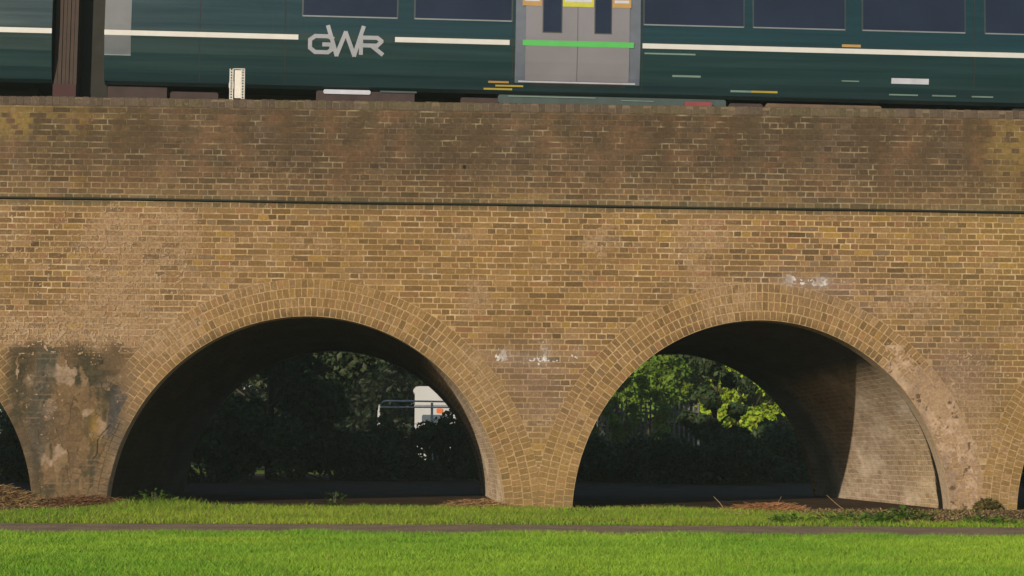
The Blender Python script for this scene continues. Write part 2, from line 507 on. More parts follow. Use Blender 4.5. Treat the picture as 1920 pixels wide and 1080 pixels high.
def courses(zlo, zhi, top_down, x0, x1, y, dep, keep):
    cx, cz, hw = [], [], []
    n = int((zhi - zlo) / CO) + 1
    for k in range(n):
        zc = zhi - (k + 0.5) * CO if top_down else zlo + (k + 0.5) * CO
        if zc < zlo - 0.02 or zc > zhi + 0.01: continue
        L = 0.1165 if k % 2 == 0 else 0.233
        off = random.uniform(-0.006, 0.006) + (0.0583 if k % 2 == 0 else 0.0)
        xs = np.arange(x0 + off, x1, L)
        # closers and irregular lengths
        xs = xs + (RNG.random(len(xs)) - 0.5) * 0.020
        if k % 2 == 0:                      # here and there a stretcher among the headers
            dr = np.ones(len(xs), bool); dr[1:-1] = RNG.random(len(xs) - 2) > 0.10
            xs = xs[dr]
        else:
            xs = np.sort(np.concatenate([xs, xs[RNG.random(len(xs)) < 0.07] + L / 2]))
        c = (xs[:-1] + xs[1:]) / 2; w = (xs[1:] - xs[:-1]) / 2 - 0.0058
        cx.append(c); hw.append(w); cz.append(zc + 0.016 * (fbm(c * 0.7, c * 0 + zc * 3, 91) - 0.5) + 0.004 * (RNG.random(len(c)) - 0.5))
    cx = np.concatenate(cx); cz = np.concatenate(cz); hw = np.concatenate(hw)
    k = keep(cx, cz)
    cx, cz, hw = cx[k], cz[k], hw[k]
    N = len(cx)
    ang = (RNG.random(N) - 0.5) * 0.012
    return brick_faces(cx, cz, np.cos(ang), np.sin(ang), hw, CO / 2 - 0.0042 - 0.0032 * RNG.random(N), y, dep,
                       lambda X, Z, h: wall_albedo(X, Z, False, h[:, 0], h[:, 1], h[:, 2]))


def mortar_sheet(cols, zlo, zhi, nz, y):
    V, Q = grid_sheet(cols, zlo, zhi, nz, y)
    h = RNG.random((len(V), 3))
    return V, Q, wall_albedo(V[:, 0], V[:, 2], True, h[:, 0], h[:, 1], h[:, 2])


def wall_low(x, grow=0.22):
    z = np.full(len(x), -0.3)
    for cx, cz, A, B in ELL:
        t = 1 - ((x - cx) / (A + grow)) ** 2
        z = np.where(t > 0, np.maximum(z, cz + (B + grow) * np.sqrt(np.maximum(t, 0))), z)
    return z


# spandrel wall: every brick a raised face on a bed of mortar
cols = np.arange(X0, X1 + 0.01, 0.06)
parts = [mortar_sheet(cols, wall_low(cols), np.full(len(cols), ZS - 0.005), 44, 0.0),
         courses(-0.05, ZS - 0.008, True, X0, X1, 0.0, 0.0026, lambda x, z: ~ring_outer_hit(x, z, RT - 0.05))]
wall_parts = parts


def plain_wall(name, x0, x1, y, z1, grow=0.22, flip=False):
    c = np.arange(x0, x1 + 0.01, 0.1)
    V, Q = grid_sheet(c, wall_low(c, grow), np.full(len(c), z1), 12, y)
    uvv = V[:, [0, 2]]
    Q = np.asarray(Q)
    if flip: Q = Q[:, ::-1]
    return link_mesh(quads(name, V, Q, None, uvv[Q.ravel()]), name, M_WALLUV, viaduct)


plain_wall("spandrel_wall", XE0, X0, -0.002, ZP)
plain_wall("spandrel_wall", X1, XE1, -0.002, ZP)
plain_wall("rear_wall", XE0, XE1, DEP, ZP, 0.0, True)

# parapet, standing a little proud
YP = -0.016
cols = np.arange(X0, X1 + 0.01, 0.06)
parts = [mortar_sheet(cols, np.full(len(cols), ZS), np.full(len(cols), ZP + 0.004), 20, YP),
         courses(ZS, ZP, False, X0, X1, YP, 0.0026, lambda x, z: np.ones(len(x), bool))]
V, Q, Cc = join_np(parts)
nb = len(V)
V = np.concatenate([V, [[X0, YP, ZS], [X1, YP, ZS], [X1, 0.03, ZS], [X0, 0.03, ZS],
                        [X0, 0.40, ZS], [X1, 0.40, ZS], [X1, 0.40, ZP], [X0, 0.40, ZP]]])
Q = np.concatenate([Q, [[nb + 3, nb + 2, nb + 1, nb]], [[nb + 5, nb + 4, nb + 7, nb + 6]]])
Cc = np.concatenate([Cc, np.repeat(np.append(alb(90, 74, 50), 0.0)[None, :], 8, 0)])
link_mesh(quads("parapet", V, Q, Cc), "parapet", M_BRICK, viaduct)

# coping of bricks on edge
def coping_mesh(x0, x1):
    xs = np.arange(x0, x1, 0.0905)
    V, Q, Cc = [], [], []
    mb = MB()
    n = 0
    Vs, Qs, Cs = [], [], []
    for x in xs:
        h = ZC + random.uniform(-0.006, 0.004); yf = -0.03 + random.uniform(-0.004, 0.004)
        g = 0.0042
        p = np.array([(x + g, yf, ZP), (x + 0.0905 - g, yf, ZP), (x + 0.0905 - g, 0.42, ZP), (x + g, 0.42, ZP),
                      (x + g, yf + 0.004, h - 0.008), (x + 0.0905 - g, yf + 0.004, h - 0.008), (x + 0.0905 - g, 0.42, h - 0.004), (x + g, 0.42, h - 0.004),
                      (x + g + 0.003, yf + 0.014, h), (x + 0.0905 - g - 0.003, yf + 0.014, h), (x + 0.0905 - g - 0.003, 0.41, h), (x + g + 0.003, 0.41, h)])
        q = np.array([(0, 1, 5, 4), (1, 2, 6, 5), (2, 3, 7, 6), (3, 0, 4, 7), (4, 5, 9, 8), (5, 6, 10, 9), (6, 7, 11, 10), (7, 4, 8, 11), (8, 9, 10, 11), (3, 2, 1, 0)])
        f = float(fbm(np.array([x * 0.9]), np.array([2.0]), 101)[0])
        c = alb(98, 82, 64) * (0.72 + 0.35 * random.random()) * (0.75 + 0.5 * f)
        if x > 6.2 or x < -3.5: c = c * 1.05
        if f > 0.55: c = c * 0.6 + alb(92, 82, 50) * 0.4
        Vs.append(p); Qs.append(q + n); Cs.append(np.repeat(np.append(c, 0.05)[None, :], 12, 0)); n += 12
    # mortar between and under
    c = np.repeat(np.append(alb(118, 100, 74), 0.0)[None, :], 8, 0)
    p = np.array([(x0, -0.024, ZP - 0.006), (x1, -0.024, ZP - 0.006), (x1, 0.41, ZP - 0.006), (x0, 0.41, ZP - 0.006),
                  (x0, -0.024, ZC - 0.012), (x1, -0.024, ZC - 0.012), (x1, 0.41, ZC - 0.012), (x0, 0.41, ZC - 0.012)])
    q = np.array([(0, 1, 5, 4), (1, 2, 6, 5), (2, 3, 7, 6), (3, 0, 4, 7), (4, 5, 6, 7), (3, 2, 1, 0)])
    Vs.append(p); Qs.append(q + n); Cs.append(c)
    return quads("coping", np.concatenate(Vs), np.concatenate(Qs), np.concatenate(Cs))
link_mesh(coping_mesh(-16.0, 20.0), "coping", M_BRICK, viaduct)

# arch rings: four courses of half bricks over a solid slab
def ring_tint(x, z, h, i):
    c4 = wall_albedo(x, z, False, h[:, 0], h[:, 1], h[:, 2]); c = c4[:, :3]; pmk = pier_mask(x, z)
    cx, cz, A, B = ELL[i]
    rn = np.sqrt(((x - cx) / A) ** 2 + ((z - cz) / B) ** 2)
    tgt = alb(146, 113, 66)
    f = (0.30 * (1 - pmk))[:, None]
    c = c * (1 - f) + tgt * f * (0.82 + 0.36 * h[:, 1])[:, None]
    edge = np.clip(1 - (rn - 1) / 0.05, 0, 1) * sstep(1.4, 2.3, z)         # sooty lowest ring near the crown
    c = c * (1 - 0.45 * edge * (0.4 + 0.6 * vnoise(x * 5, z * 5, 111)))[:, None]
    # rendered haunch on the right
    if i in (3,):
        rd = sstep(5.7, 6.4, x) * sstep(2.2, 1.6, z) * sstep(0.40, 0.55, fbm(x * 2.5, z * 2.5, 115) + 0.08)
        c = c * (1 - 0.75 * rd)[:, None] + (alb(156, 126, 96) * 0.75)[None, :] * rd[:, None]
    if i in (2,):
        rd = sstep(-0.1, 0.5, x) * sstep(2.3, 1.9, z) * sstep(0.9, 1.3, z) * 0.8
        c = c * (1 - 0.6 * rd)[:, None] + (alb(140, 112, 72) * 0.6)[None, :] * rd[:, None]
        rd = sstep(-2.9, -3.3, x) * 0.7
        c = c * (1 - 0.6 * rd)[:, None] + (alb(130, 104, 74) * 0.6)[None, :] * rd[:, None]
    return np.concatenate([c, c4[:, 3:]], 1)


def ring(i, detail=True):
    cx, cz, A, B = ELL[i]
    xl = (ELL[i - 1][0] + ELL[i - 1][2] + cx - A) / 2 if i > 0 else -1e3
    xr = (ELL[i + 1][0] - ELL[i + 1][2] + cx + A) / 2 if i < len(ELL) - 1 else 1e3
    n = 120
    th = np.linspace(-0.03 * math.pi, 1.03 * math.pi, n + 1)
    def pt(t, off):
        x = cx + A * np.cos(t); z = cz + B * np.sin(t)
        nx = np.cos(t) / A; nz = np.sin(t) / B
        l = np.sqrt(nx ** 2 + nz ** 2)
        return x + nx / l * off, z + nz / l * off
    YF = -0.0045
    YB = 0.34
    offs = np.linspace(0, RT, 6)
    V = []; 
    for o in offs:
        x, z = pt(th, o)
        V.append(np.stack([np.clip(x, xl + 0.001, xr - 0.001), np.full(n + 1, YF), z], -1))
    x, z = pt(th, 0)
    V.append(np.stack([x, np.full(n + 1, YB), z], -1))                       # 6: back edge of the soffit
    x, z = pt(th, RT)
    V.append(np.stack([np.clip(x, xl + 0.001, xr - 0.001), np.full(n + 1, 0.012), z], -1))   # 7: outer edge back
    x, z = pt(th, 0.25)
    V.append(np.stack([np.clip(x, xl + 0.001, xr - 0.001), np.full(n + 1, YB), z], -1))      # 8: back face
    Vf = np.concatenate(V)
    m = n + 1
    k = np.arange(n)
    def strip(a, b): return np.stack([a * m + k, b * m + k, b * m + k + 1, a * m + k + 1], -1)
    Qf = np.concatenate([strip(a, a + 1) for a in range(5)] + [strip(5, 7), strip(6, 8)])
    h = RNG.random((len(Vf), 3))
    Cm = wall_albedo(Vf[:, 0], Vf[:, 2], True, h[:, 0], h[:, 1], h[:, 2])
    wq = (0.6 * (1 - pier_mask(Vf[:, 0], Vf[:, 2])))[:, None]
    Cm[:, :3] = Cm[:, :3] * (1 - wq) + alb(172, 138, 90) * wq
    parts = [(Vf, Qf, Cm)]
    soff = np.stack([6 * m + k, 0 * m + k, 0 * m + k + 1, 6 * m + k + 1], -1)
    if detail:
        cxs, czs, ux, uz, hw, hh, tp = [], [], [], [], [], [], []
        tt = np.linspace(-0.03 * math.pi, 1.03 * math.pi, 4000)
        for r in range(4):
            o = (r + 0.5) * RT / 4
            x, z = pt(tt, o)
            s = np.concatenate([[0], np.cumsum(np.hypot(np.diff(x), np.diff(z)))])
            cnt = int(s[-1] / 0.0775)
            sp = np.linspace(0, s[-1], cnt + 1) + (RNG.random(cnt + 1) - 0.5) * 0.008 + random.uniform(-0.03, 0.03)
            mid = (sp[:-1] + sp[1:]) / 2; w = (sp[1:] - sp[:-1]) / 2 - 0.0045
            tm = np.interp(mid, s, tt)
            px, pz = pt(tm, o)
            nx = np.cos(tm) / A; nz = np.sin(tm) / B; l = np.hypot(nx, nz)
            ok = (px > xl + 0.008) & (px < xr - 0.008) & (pz > -0.1)
            cxs.append(px[ok]); czs.append(pz[ok]); ux.append((nx / l)[ok]); uz.append((nz / l)[ok])
            hw.append(np.full(ok.sum(), RT / 8 - 0.0047)); hh.append(w[ok]); tp.append(np.full(ok.sum(), 0.02))
        a = [np.concatenate(q) for q in (cxs, czs, ux, uz, hw, hh)]
        ang = (RNG.random(len(a[0])) - 0.5) * 0.05
        ux2 = a[2] * np.cos(ang) - a[3] * np.sin(ang); uz2 = a[2] * np.sin(ang) + a[3] * np.cos(ang)
        parts.append(brick_faces(a[0], a[1], ux2, uz2, a[4], a[5], YF, 0.0022, lambda X, Z, hh_: ring_tint(X, Z, hh_, i), 0.02))
    V, Q, Cc = join_np(parts)
    nq = len(Q)
    Qa = np.concatenate([Q, soff])
    uv = np.zeros((len(Qa) * 4, 2))
    arc = np.concatenate([[0], np.cumsum(np.hypot(np.diff(Vf[:m, 0]), np.diff(Vf[:m, 2])))])
    for q in range(n):
        vi = soff[q]
        for w_ in range(4):
            idx = vi[w_]
            uv[(nq + q) * 4 + w_] = (0.34 if idx >= 6 * m else 0.0, arc[idx % m])
    o = link_mesh(quads("arch_ring", V, Qa, Cc, uv), "arch_ring", [M_BRICK, M_RINGIN], viaduct)
    mi = np.zeros(len(Qa), np.int32); mi[nq:] = 1
    o.data.polygons.foreach_set("material_index", mi)
    return o


def vault(i):
    cx, cz, A, B = ELL[i]
    n = 72
    th = np.linspace(-0.03 * math.pi, 1.03 * math.pi, n + 1)
    ys = np.concatenate([np.arange(0.34, 0.80, 0.03), np.arange(0.9, 8.9, 0.4), [DEP]])
    V = []; arc = None
    for y in ys:
        g = np.full(n + 1, 0.012)
        if i == 3:      # the barrel has pulled away from the front ring low on its right side
            g = 0.012 + 0.035 * sstep(0.8, 0.1, th)
        x = cx + (A + g) * np.cos(th); z = cz + (B + g) * np.sin(th)
        V.append(np.stack([x, np.full(n + 1, y), z], -1))
        if arc is None: arc = np.concatenate([[0], np.cumsum(np.hypot(np.diff(x), np.diff(z)))])
    V = np.concatenate(V); m = n + 1
    Q = []; 
    for a in range(len(ys) - 1):
        k = np.arange(n)
        Q.append(np.stack([a * m + k, a * m + k + 1, (a + 1) * m + k + 1, (a + 1) * m + k], -1))
    Q = np.concatenate(Q)
    uv = np.stack([ys[Q.ravel() // m], arc[Q.ravel() % m]], -1)
    # pale limewash where sun lands lower right; soot and painted shade darken the rest
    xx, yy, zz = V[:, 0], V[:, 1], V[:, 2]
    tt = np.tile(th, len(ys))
    lit_wash = sstep(0.98, 0.78, tt + 0.10 * (fbm(yy * 1.2, tt * 4, 131) - 0.5))
    f = 0.12 + 1.22 * lit_wash * (1 - 0.75 * sstep(6.7, 7.6, yy))
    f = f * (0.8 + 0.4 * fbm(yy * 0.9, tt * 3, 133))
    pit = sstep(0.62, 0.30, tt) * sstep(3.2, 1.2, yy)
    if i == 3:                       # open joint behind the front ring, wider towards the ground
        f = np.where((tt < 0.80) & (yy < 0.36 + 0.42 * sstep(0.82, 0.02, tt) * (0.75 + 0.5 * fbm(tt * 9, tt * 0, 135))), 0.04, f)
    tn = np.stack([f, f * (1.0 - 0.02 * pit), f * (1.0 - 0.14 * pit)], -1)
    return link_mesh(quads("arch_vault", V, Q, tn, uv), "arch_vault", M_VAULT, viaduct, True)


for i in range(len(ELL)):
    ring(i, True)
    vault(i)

# damp cement render over the pier at the left: a thin skin, cracked and patchy
def pier_render():
    step = 0.014
    gx = np.arange(-5.02, -3.30, step); gz = np.arange(-0.06, 2.12, step)
    X, Z = np.meshgrid(gx, gz, indexing='ij')
    x, z = X.ravel(), Z.ravel()
    m = sstep(-3.36, -3.52, x + 0.30 * (fbm(x * 3, z * 3, 61) - 0.5) - 0.18 * sstep(1.2, 1.9, z)) * sstep(2.00, 1.90, z + 0.75 * (fbm(x * 3.5, z * 1.2, 62, 5) - 0.5)) * sstep(-5.0, -4.93, x - 0.15 * (fbm(x * 4, z * 3, 66) - 0.5))
    q = vnoise(x * 22, z * 22, 67)
    inside = (m > 0.35 + 0.3 * q) & (fbm(x * 3.3, z * 2.4, 82, 5) < 0.60 - 0.10 * sstep(1.5, 2.0, z)) & (x < -3.56 + 0.10 * (fbm(x * 5, z * 5, 83) - 0.5))
    for cx, cz, A, B in ELL[1:3]:
        inside &= ((x - cx) / (A + 0.11 + 0.12 * fbm(x * 4, z * 4, 84))) ** 2 + ((z - cz) / (B + 0.11 + 0.12 * fbm(x * 4, z * 4, 84))) ** 2 > 1
    f1 = 0.55 * fbm(x * 5.5, z * 0.7, 63, 5) + 0.45 * fbm(x * 6, z * 5, 68, 5)
    c = np.repeat(alb(112, 88, 58)[None, :], len(x), 0)
    def mix(c, col, f): return c * (1 - f)[:, None] + np.asarray(col)[None, :] * f[:, None]
    c = mix(c, alb(76, 66, 45), sstep(0.46, 0.56, f1) * 0.9)
    c = mix(c, alb(60, 56, 42), sstep(0.56, 0.64, f1 + 0.10 * sstep(1.2, 1.9, z)) * 0.8)
    c = mix(c, alb(134, 108, 74), sstep(0.60, 0.66, fbm(x * 7 + 9, z * 1.6, 69, 5)) * 0.7)
    pw = fbm(x * 4.2 + 5, z * 3.0, 64, 6)
    c = mix(c, alb(150, 124, 96), sstep(0.605, 0.64, pw + 0.10 * blob(x, z, -4.42, 0.95, 0.12, 0.35) + 0.08 * blob(x, z, -4.1, 1.9, 0.35, 0.08)) * 0.85)
    c = mix(c, alb(132, 100, 44), blob(x, z, -3.98, 0.98, 0.07, 0.2) * 0.8)
    sx = -3.70 - 0.16 * (1.0 - z)
    gr = sstep(0.15, 0.09, np.abs(x - sx) + 0.06 * (fbm(x * 9, z * 9, 70) - 0.5)) * sstep(1.55, 1.40, z) * sstep(0.45, 0.65, z)
    c = mix(c, alb(74, 68, 60), gr * 0.85)
    lf = sstep(0.16, 0.10, np.abs(x + 4.80 - 0.10 * z) + 0.08 * (fbm(x * 9, z * 6, 72) - 0.5)) * sstep(0.1, 0.3, z)
    c = mix(c, alb(72, 68, 54), lf * 0.75)
    cr = np.abs(x + 4.02 - 0.42 * (z - 0.55) + 0.03 * np.sin(z * 17))
    c = mix(c, alb(36, 28, 20), sstep(0.012, 0.004, cr) * sstep(0.55, 0.6, z) * sstep(1.05, 0.95, z))
    kr = np.abs(fbm(x * 3.1, z * 2.7, 74, 4) - 0.5)
    c = mix(c, alb(52, 42, 28), sstep(0.007, 0.002, kr) * 0.8 * (fbm(x * 2, z * 2, 76) > 0.5))
    rows = np.abs(((z + 0.02) / CO) % 1 - 0.5)
    c = mix(c, alb(126, 102, 72), sstep(0.40, 0.48, rows) * 0.55 * sstep(0.42, 0.5, fbm(x * 3, z * 3, 77)))
    c = c * (0.72 + 0.56 * fbm(x * 14, z * 14, 78, 4))[:, None]
    y = -0.0095 - 0.010 * (fbm(x * 6, z * 4, 79, 4) - 0.5) * 0.8
    V = np.stack([x, np.minimum(y, -0.0085), z], -1)
    nz = len(gz)
    I, J = np.meshgrid(np.arange(len(gx) - 1), np.arange(nz - 1), indexing='ij')
    a = (I * nz + J).ravel()
    Q = np.stack([a, a + nz, a + nz + 1, a + 1], -1)
    Q = Q[inside[Q].all(1)]
    used = np.unique(Q)
    mp = np.full(len(V), -1); mp[used] = np.arange(len(used))
    return quads("render_patch", V[used], mp[Q], np.concatenate([np.clip(c, 0.004, 0.9), np.full((len(c), 1), 0.12)], 1)[used])
link_mesh(pier_render(), "render_patch", M_BRICK, viaduct)

# lime that has bled through the brickwork: ragged crusts a few millimetres thick
def crust(x0, x1, z0, z1, step, amount, colour, clear=0.02, grain=0.4):
    gx = np.arange(x0, x1, step); gz = np.arange(z0, z1, step)
    X, Z = np.meshgrid(gx, gz, indexing='ij')
    x, z = X.ravel(), Z.ravel()
    a = amount(x, z)
    q = (1 - grain) * fbm(x * 9, z * 9, 161, 5) + grain * vnoise(x * 62, z * 62, 162)
    inside = (a > q) & (z < ZS - 0.03)
    for cx, cz, A, B in ELL:
        inside &= ((x - cx) / (A + clear)) ** 2 + ((z - cz) / (B + clear)) ** 2 > 1
    c = colour(x, z) * (0.78 + 0.44 * fbm(x * 18, z * 18, 163, 3))[:, None]
    y = -0.0088 - 0.0014 * vnoise(x * 30, z * 30, 164)
    V = np.stack([x, y, z], -1)
    nz = len(gz)
    I, J = np.meshgrid(np.arange(len(gx) - 1), np.arange(nz - 1), indexing='ij')
    b = (I * nz + J).ravel()
    Q = np.stack([b, b + nz, b + nz + 1, b + 1], -1)
    Q = Q[inside[Q].sum(1) >= 3]
    used = np.unique(Q); mp = np.full(len(V), -1); mp[used] = np.arange(len(used))
    wall_parts.append((V[used], mp[Q], np.concatenate([np.clip(c, 0.004, 0.9), np.zeros((len(c), 1))], 1)[used]))


def pale(x, z):
    t = sstep(0.4, 0.6, fbm(x * 3, z * 3, 165))[:, None]
    return alb(152, 123, 88)[None, :] * (1 - t) + alb(166, 137, 102)[None, :] * t
def white(x, z):
    t = sstep(0.4, 0.62, fbm(x * 8, z * 5, 166))[:, None]
    return alb(160, 142, 122)[None, :] * (1 - t) + alb(206, 194, 176)[None, :] * t
def smear(x, z):
    n = fbm(x * 1.3, z * 1.8, 21, 5)
    return (0.215 + 0.24 * (n - 0.5) + 0.15 * blob(x, z, -4.3, 3.1, 1.5, 0.8) + 0.22 * blob(x, z, -4.3, 2.15, 1.2, 0.22)
            + 0.16 * blob(x, z, 6.9, 1.9, 0.8, 0.5) + 0.08 * blob(x, z, 1.5, 1.5, 0.5, 0.5) + 0.05 * blob(x, z, 5.5, 2.9, 1.0, 0.3))
crust(-5.9, 8.6, 0.05, ZS - 0.03, 0.0125, smear, pale, 0.10, 0.72)
def bloom_left(x, z):
    d = 0.5 + 0.8 * vnoise(x * 14, z * 3.5, 167)
    return 0.72 * d * np.clip(blob(x, z, 1.12, 1.93, 0.10, 0.09) + 1.1 * blob(x, z, 1.66, 2.0, 0.05, 0.15) + 0.9 * blob(x, z, 2.05, 1.95, 0.08, 0.10) + 0.62 * blob(x, z, 1.55, 1.86, 0.40, 0.08), 0, 1)
crust(0.8, 2.4, 1.6, 2.3, 0.010, bloom_left, white, 0.02, 0.8)
def bloom_right(x, z):
    d = 0.5 + 0.8 * vnoise(x * 12, z * 5, 168)
    return 0.72 * d * np.clip(blob(x, z, 5.22, 2.9, 0.10, 0.08) + 0.9 * blob(x, z, 4.80, 2.95, 0.08, 0.10) + 0.7 * blob(x, z, 4.98, 2.90, 0.26, 0.06), 0, 1)
crust(4.4, 5.7, 2.65, 3.2, 0.010, bloom_right, white, 0.02, 0.8)
# worn render over the cracked ring at the right
def haunch(x, z):
    cx, cz, A, B = ELL[3]
    r = np.sqrt(((x - cx) / A) ** 2 + ((z - cz) / B) ** 2)
    on = sstep(1.24, 1.16, r + 0.05 * (fbm(x * 5, z * 5, 169) - 0.5)) * sstep(5.75, 6.2, x)
    return on * (0.36 + 0.24 * fbm(x * 2.6, z * 2.2, 170, 5) + 0.16 * sstep(1.07, 1.02, r))
def pinkish(x, z):
    t = sstep(0.42, 0.58, fbm(x * 4, z * 2.5, 171))[:, None]; h = (fbm(x * 11, z * 11, 172, 4) > 0.66)[:, None]
    c = alb(148, 121, 92)[None, :] * (1 - t) + alb(174, 143, 108)[None, :] * t
    return np.where(h, alb(104, 80, 56)[None, :], c)
crust(5.7, 7.5, -0.05, 2.1, 0.013, haunch, pinkish, 0.006)
V, Q, Cc = join_np(wall_parts)
link_mesh(quads("spandrel_wall", V, Q, Cc), "spandrel_wall", M_BRICK, viaduct)

# deck and rear parapet
M_BALLAST = simple("ballast_stone", (0.12, 0.10, 0.085), 0.95, var=0.5, scale=25)
MB().box(XE0, XE1, 0.41, DEP - 0.36, 4.0, 4.25).build("deck", M_BALLAST, viaduct)
MB().box(XE0, XE1, DEP - 0.35, DEP - 0.003, 4.0, ZC).build("rear_parapet", simple("rear_brick", alb(112, 86, 58), 0.95, var=0.3, scale=9), viaduct)
# drain hole in the parapet
mb = MB()
a8 = [(0.62 + 0.022 * math.cos(k * math.pi / 5), 4.322 + 0.026 * math.sin(k * math.pi / 5)) for k in range(10)]
mb.prism(a8, YP - 0.007, YP + 0.002)
mb.build("drain_hole", simple("drain_dark", (0.006, 0.006, 0.005), 0.9), viaduct)

# cable along the wall
cb = MB()
cb.tube([(x, -0.030 + 0.003 * math.sin(x * 2.1), 3.843 - 0.0026 * (x - 1.2) + 0.003 * math.sin(x * 1.3)) for x in np.arange(-16, 20, 0.5)], 0.0135, 8)
tag(cb.build("cable", simple("black_rubber", (0.012, 0.014, 0.008), 0.8), None, True),
    "thin dark cable running level along the brick wall below the parapet", "cable")

# ------------------------------------------------------------------ ground, path, soil
def ground_mat(name, ca_, cb_, scale, lo=0.4, hi=0.6, bump=0.5):
    m, n, l, p = mat_new(name)
    tc = n.new("ShaderNodeTexCoord")
    no = n.new("ShaderNodeTexNoise"); no.inputs["Scale"].default_value = scale; no.inputs["Detail"].default_value = 8; no.inputs["Roughness"].default_value = 0.65
    l.new(tc.outputs["Object"], no.inputs["Vector"])
    mr = n.new("ShaderNodeMapRange"); mr.inputs["From Min"].default_value = lo; mr.inputs["From Max"].default_value = hi
    l.new(no.outputs["Fac"], mr.inputs["Value"])
    mx = n.new("ShaderNodeMix"); mx.data_type = 'RGBA'
    mx.inputs["A"].default_value = (*ca_, 1); mx.inputs["B"].default_value = (*cb_, 1)
    l.new(mr.outputs[0], mx.inputs["Factor"])
    n2 = n.new("ShaderNodeTexNoise"); n2.inputs["Scale"].default_value = scale * 14; n2.inputs["Detail"].default_value = 5
    l.new(tc.outputs["Object"], n2.inputs["Vector"])
    m2 = n.new("ShaderNodeMapRange"); m2.inputs["From Min"].default_value = 0.3; m2.inputs["From Max"].default_value = 0.7
    m2.inputs["To Min"].default_value = 0.6; m2.inputs["To Max"].default_value = 1.4
    l.new(n2.outputs["Fac"], m2.inputs["Value"])
    sc = n.new("ShaderNodeVectorMath"); sc.operation = 'SCALE'
    l.new(mx.outputs["Result"], sc.inputs[0]); l.new(m2.outputs[0], sc.inputs["Scale"])
    l.new(sc.outputs[0], p.inputs["Base Color"])
    b = n.new("ShaderNodeBump"); b.inputs["Strength"].default_value = bump; b.inputs["Distance"].default_value = 0.02
    l.new(n2.outputs["Fac"], b.inputs["Height"]); l.new(b.outputs[0], p.inputs["Normal"])
    p.inputs["Roughness"].default_value = 0.95; p.inputs["Specular IOR Level"].default_value = 0.1
    return m


def sheet(name, pts, z, mat):
    me = bpy.data.meshes.new(name)
    me.from_pydata([(x, y, z) for x, y in pts], [], [tuple(range(len(pts)))])
    o = link_mesh(me, name, mat)
    return tag(o, kind="structure")


sheet("ground", [(-400, -300), (400, -300), (400, 600), (-400, 600)], 0.0,
      ground_mat("turf", (0.10, 0.19, 0.015), (0.16, 0.23, 0.025), 0.8))
px = list(np.arange(-30, 36.1, 0.5))
def path_edge(x, near):
    return (-9.65 if near else -6.40) + 0.10 * math.sin(x * 0.7 + near) + 0.06 * math.sin(x * 2.1 + 2 * near)
sheet("path", [(x, path_edge(x, 1)) for x in px] + [(x, path_edge(x, 0)) for x in reversed(px)], 0.004,
      ground_mat("worn_tarmac", (0.37, 0.275, 0.18), (0.27, 0.20, 0.13), 2.2))
sheet("soil", [(x, -0.75 - 0.5 * math.sin(x * 0.9) ** 2 - 5.2 * (0 if x < 4.2 else min(1, (x - 4.2) / 1.5)) - 2.4 * (0 if x > -2.6 else min(1, (-2.6 - x) / 1.0))) for x in px] + [(x, 40.0) for x in (36, -30)], 0.004,
      ground_mat("bare_soil", alb(58, 44, 31), alb(84, 64, 44), 1.6))


# ------------------------------------------------------------------ grass
def blades(xs, ys, hgt, wid, col, lean=0.5, zb=0.0):
    N = len(xs)
    a = RNG.random(N) * 2 * math.pi
    la = RNG.random(N) * 2 * math.pi
    ln = hgt * lean * (0.2 + RNG.random(N))
    dx, dy = np.cos(a) * wid / 2, np.sin(a) * wid / 2
    V = np.zeros((N, 5, 3)); C = np.zeros((N, 5, 3))
    V[:, 0] = np.stack([xs - dx, ys - dy, np.full(N, zb)], -1)
    V[:, 1] = np.stack([xs + dx, ys + dy, np.full(N, zb)], -1)
    mx, my = xs + np.cos(la) * ln * 0.35, ys + np.sin(la) * ln * 0.35
    V[:, 2] = np.stack([mx + dx * 0.8, my + dy * 0.8, zb + hgt * 0.6], -1)
    V[:, 3] = np.stack([mx - dx * 0.8, my - dy * 0.8, zb + hgt * 0.6], -1)
    V[:, 4] = np.stack([xs + np.cos(la) * ln, ys + np.sin(la) * ln, zb + hgt], -1)
    C[:] = col[:, None, :]
    o = np.arange(N) * 5
    loops = np.stack([o, o + 1, o + 2, o + 3, o + 3, o + 2, o + 4], -1)
    return V.reshape(-1, 3), C.reshape(-1, 3), loops


def grass_object(name, sets, mat):
    Vs, Cs, Ls = [], [], []; n = 0
    for V, C, L in sets:
        Vs.append(V); Cs.append(C); Ls.append(L + n); n += len(V)
    V = np.concatenate(Vs); C = np.concatenate(Cs); L = np.concatenate(Ls)
    N = len(L)
    st = np.stack([np.arange(N) * 7, np.arange(N) * 7 + 4], -1).ravel()
    tot = np.tile([4, 3], N)
    o = link_mesh(np_mesh(name, V, L.ravel(), st, tot, C), name, mat)
    return tag(o, kind="stuff")


def gcol(xs, ys, n1, base, dry):
    N = len(xs)
    f = np.clip(fbm(xs * 0.8, ys * 0.8, 201) * 1.5 - 0.35 + 0.35 * (RNG.random(N) - 0.5), 0, 1)
    c = base[0][None, :] * (1 - f)[:, None] + base[1][None, :] * f[:, None]
    d = RNG.random(N) < n1
    c[d] = dry
    return c * (0.72 + 0.56 * RNG.random(N))[:, None]


G_A, G_B = np.array([0.215, 0.430, 0.040]), np.array([0.380, 0.570, 0.055])
G_DRY = np.array([0.40, 0.36, 0.10])
sets = []
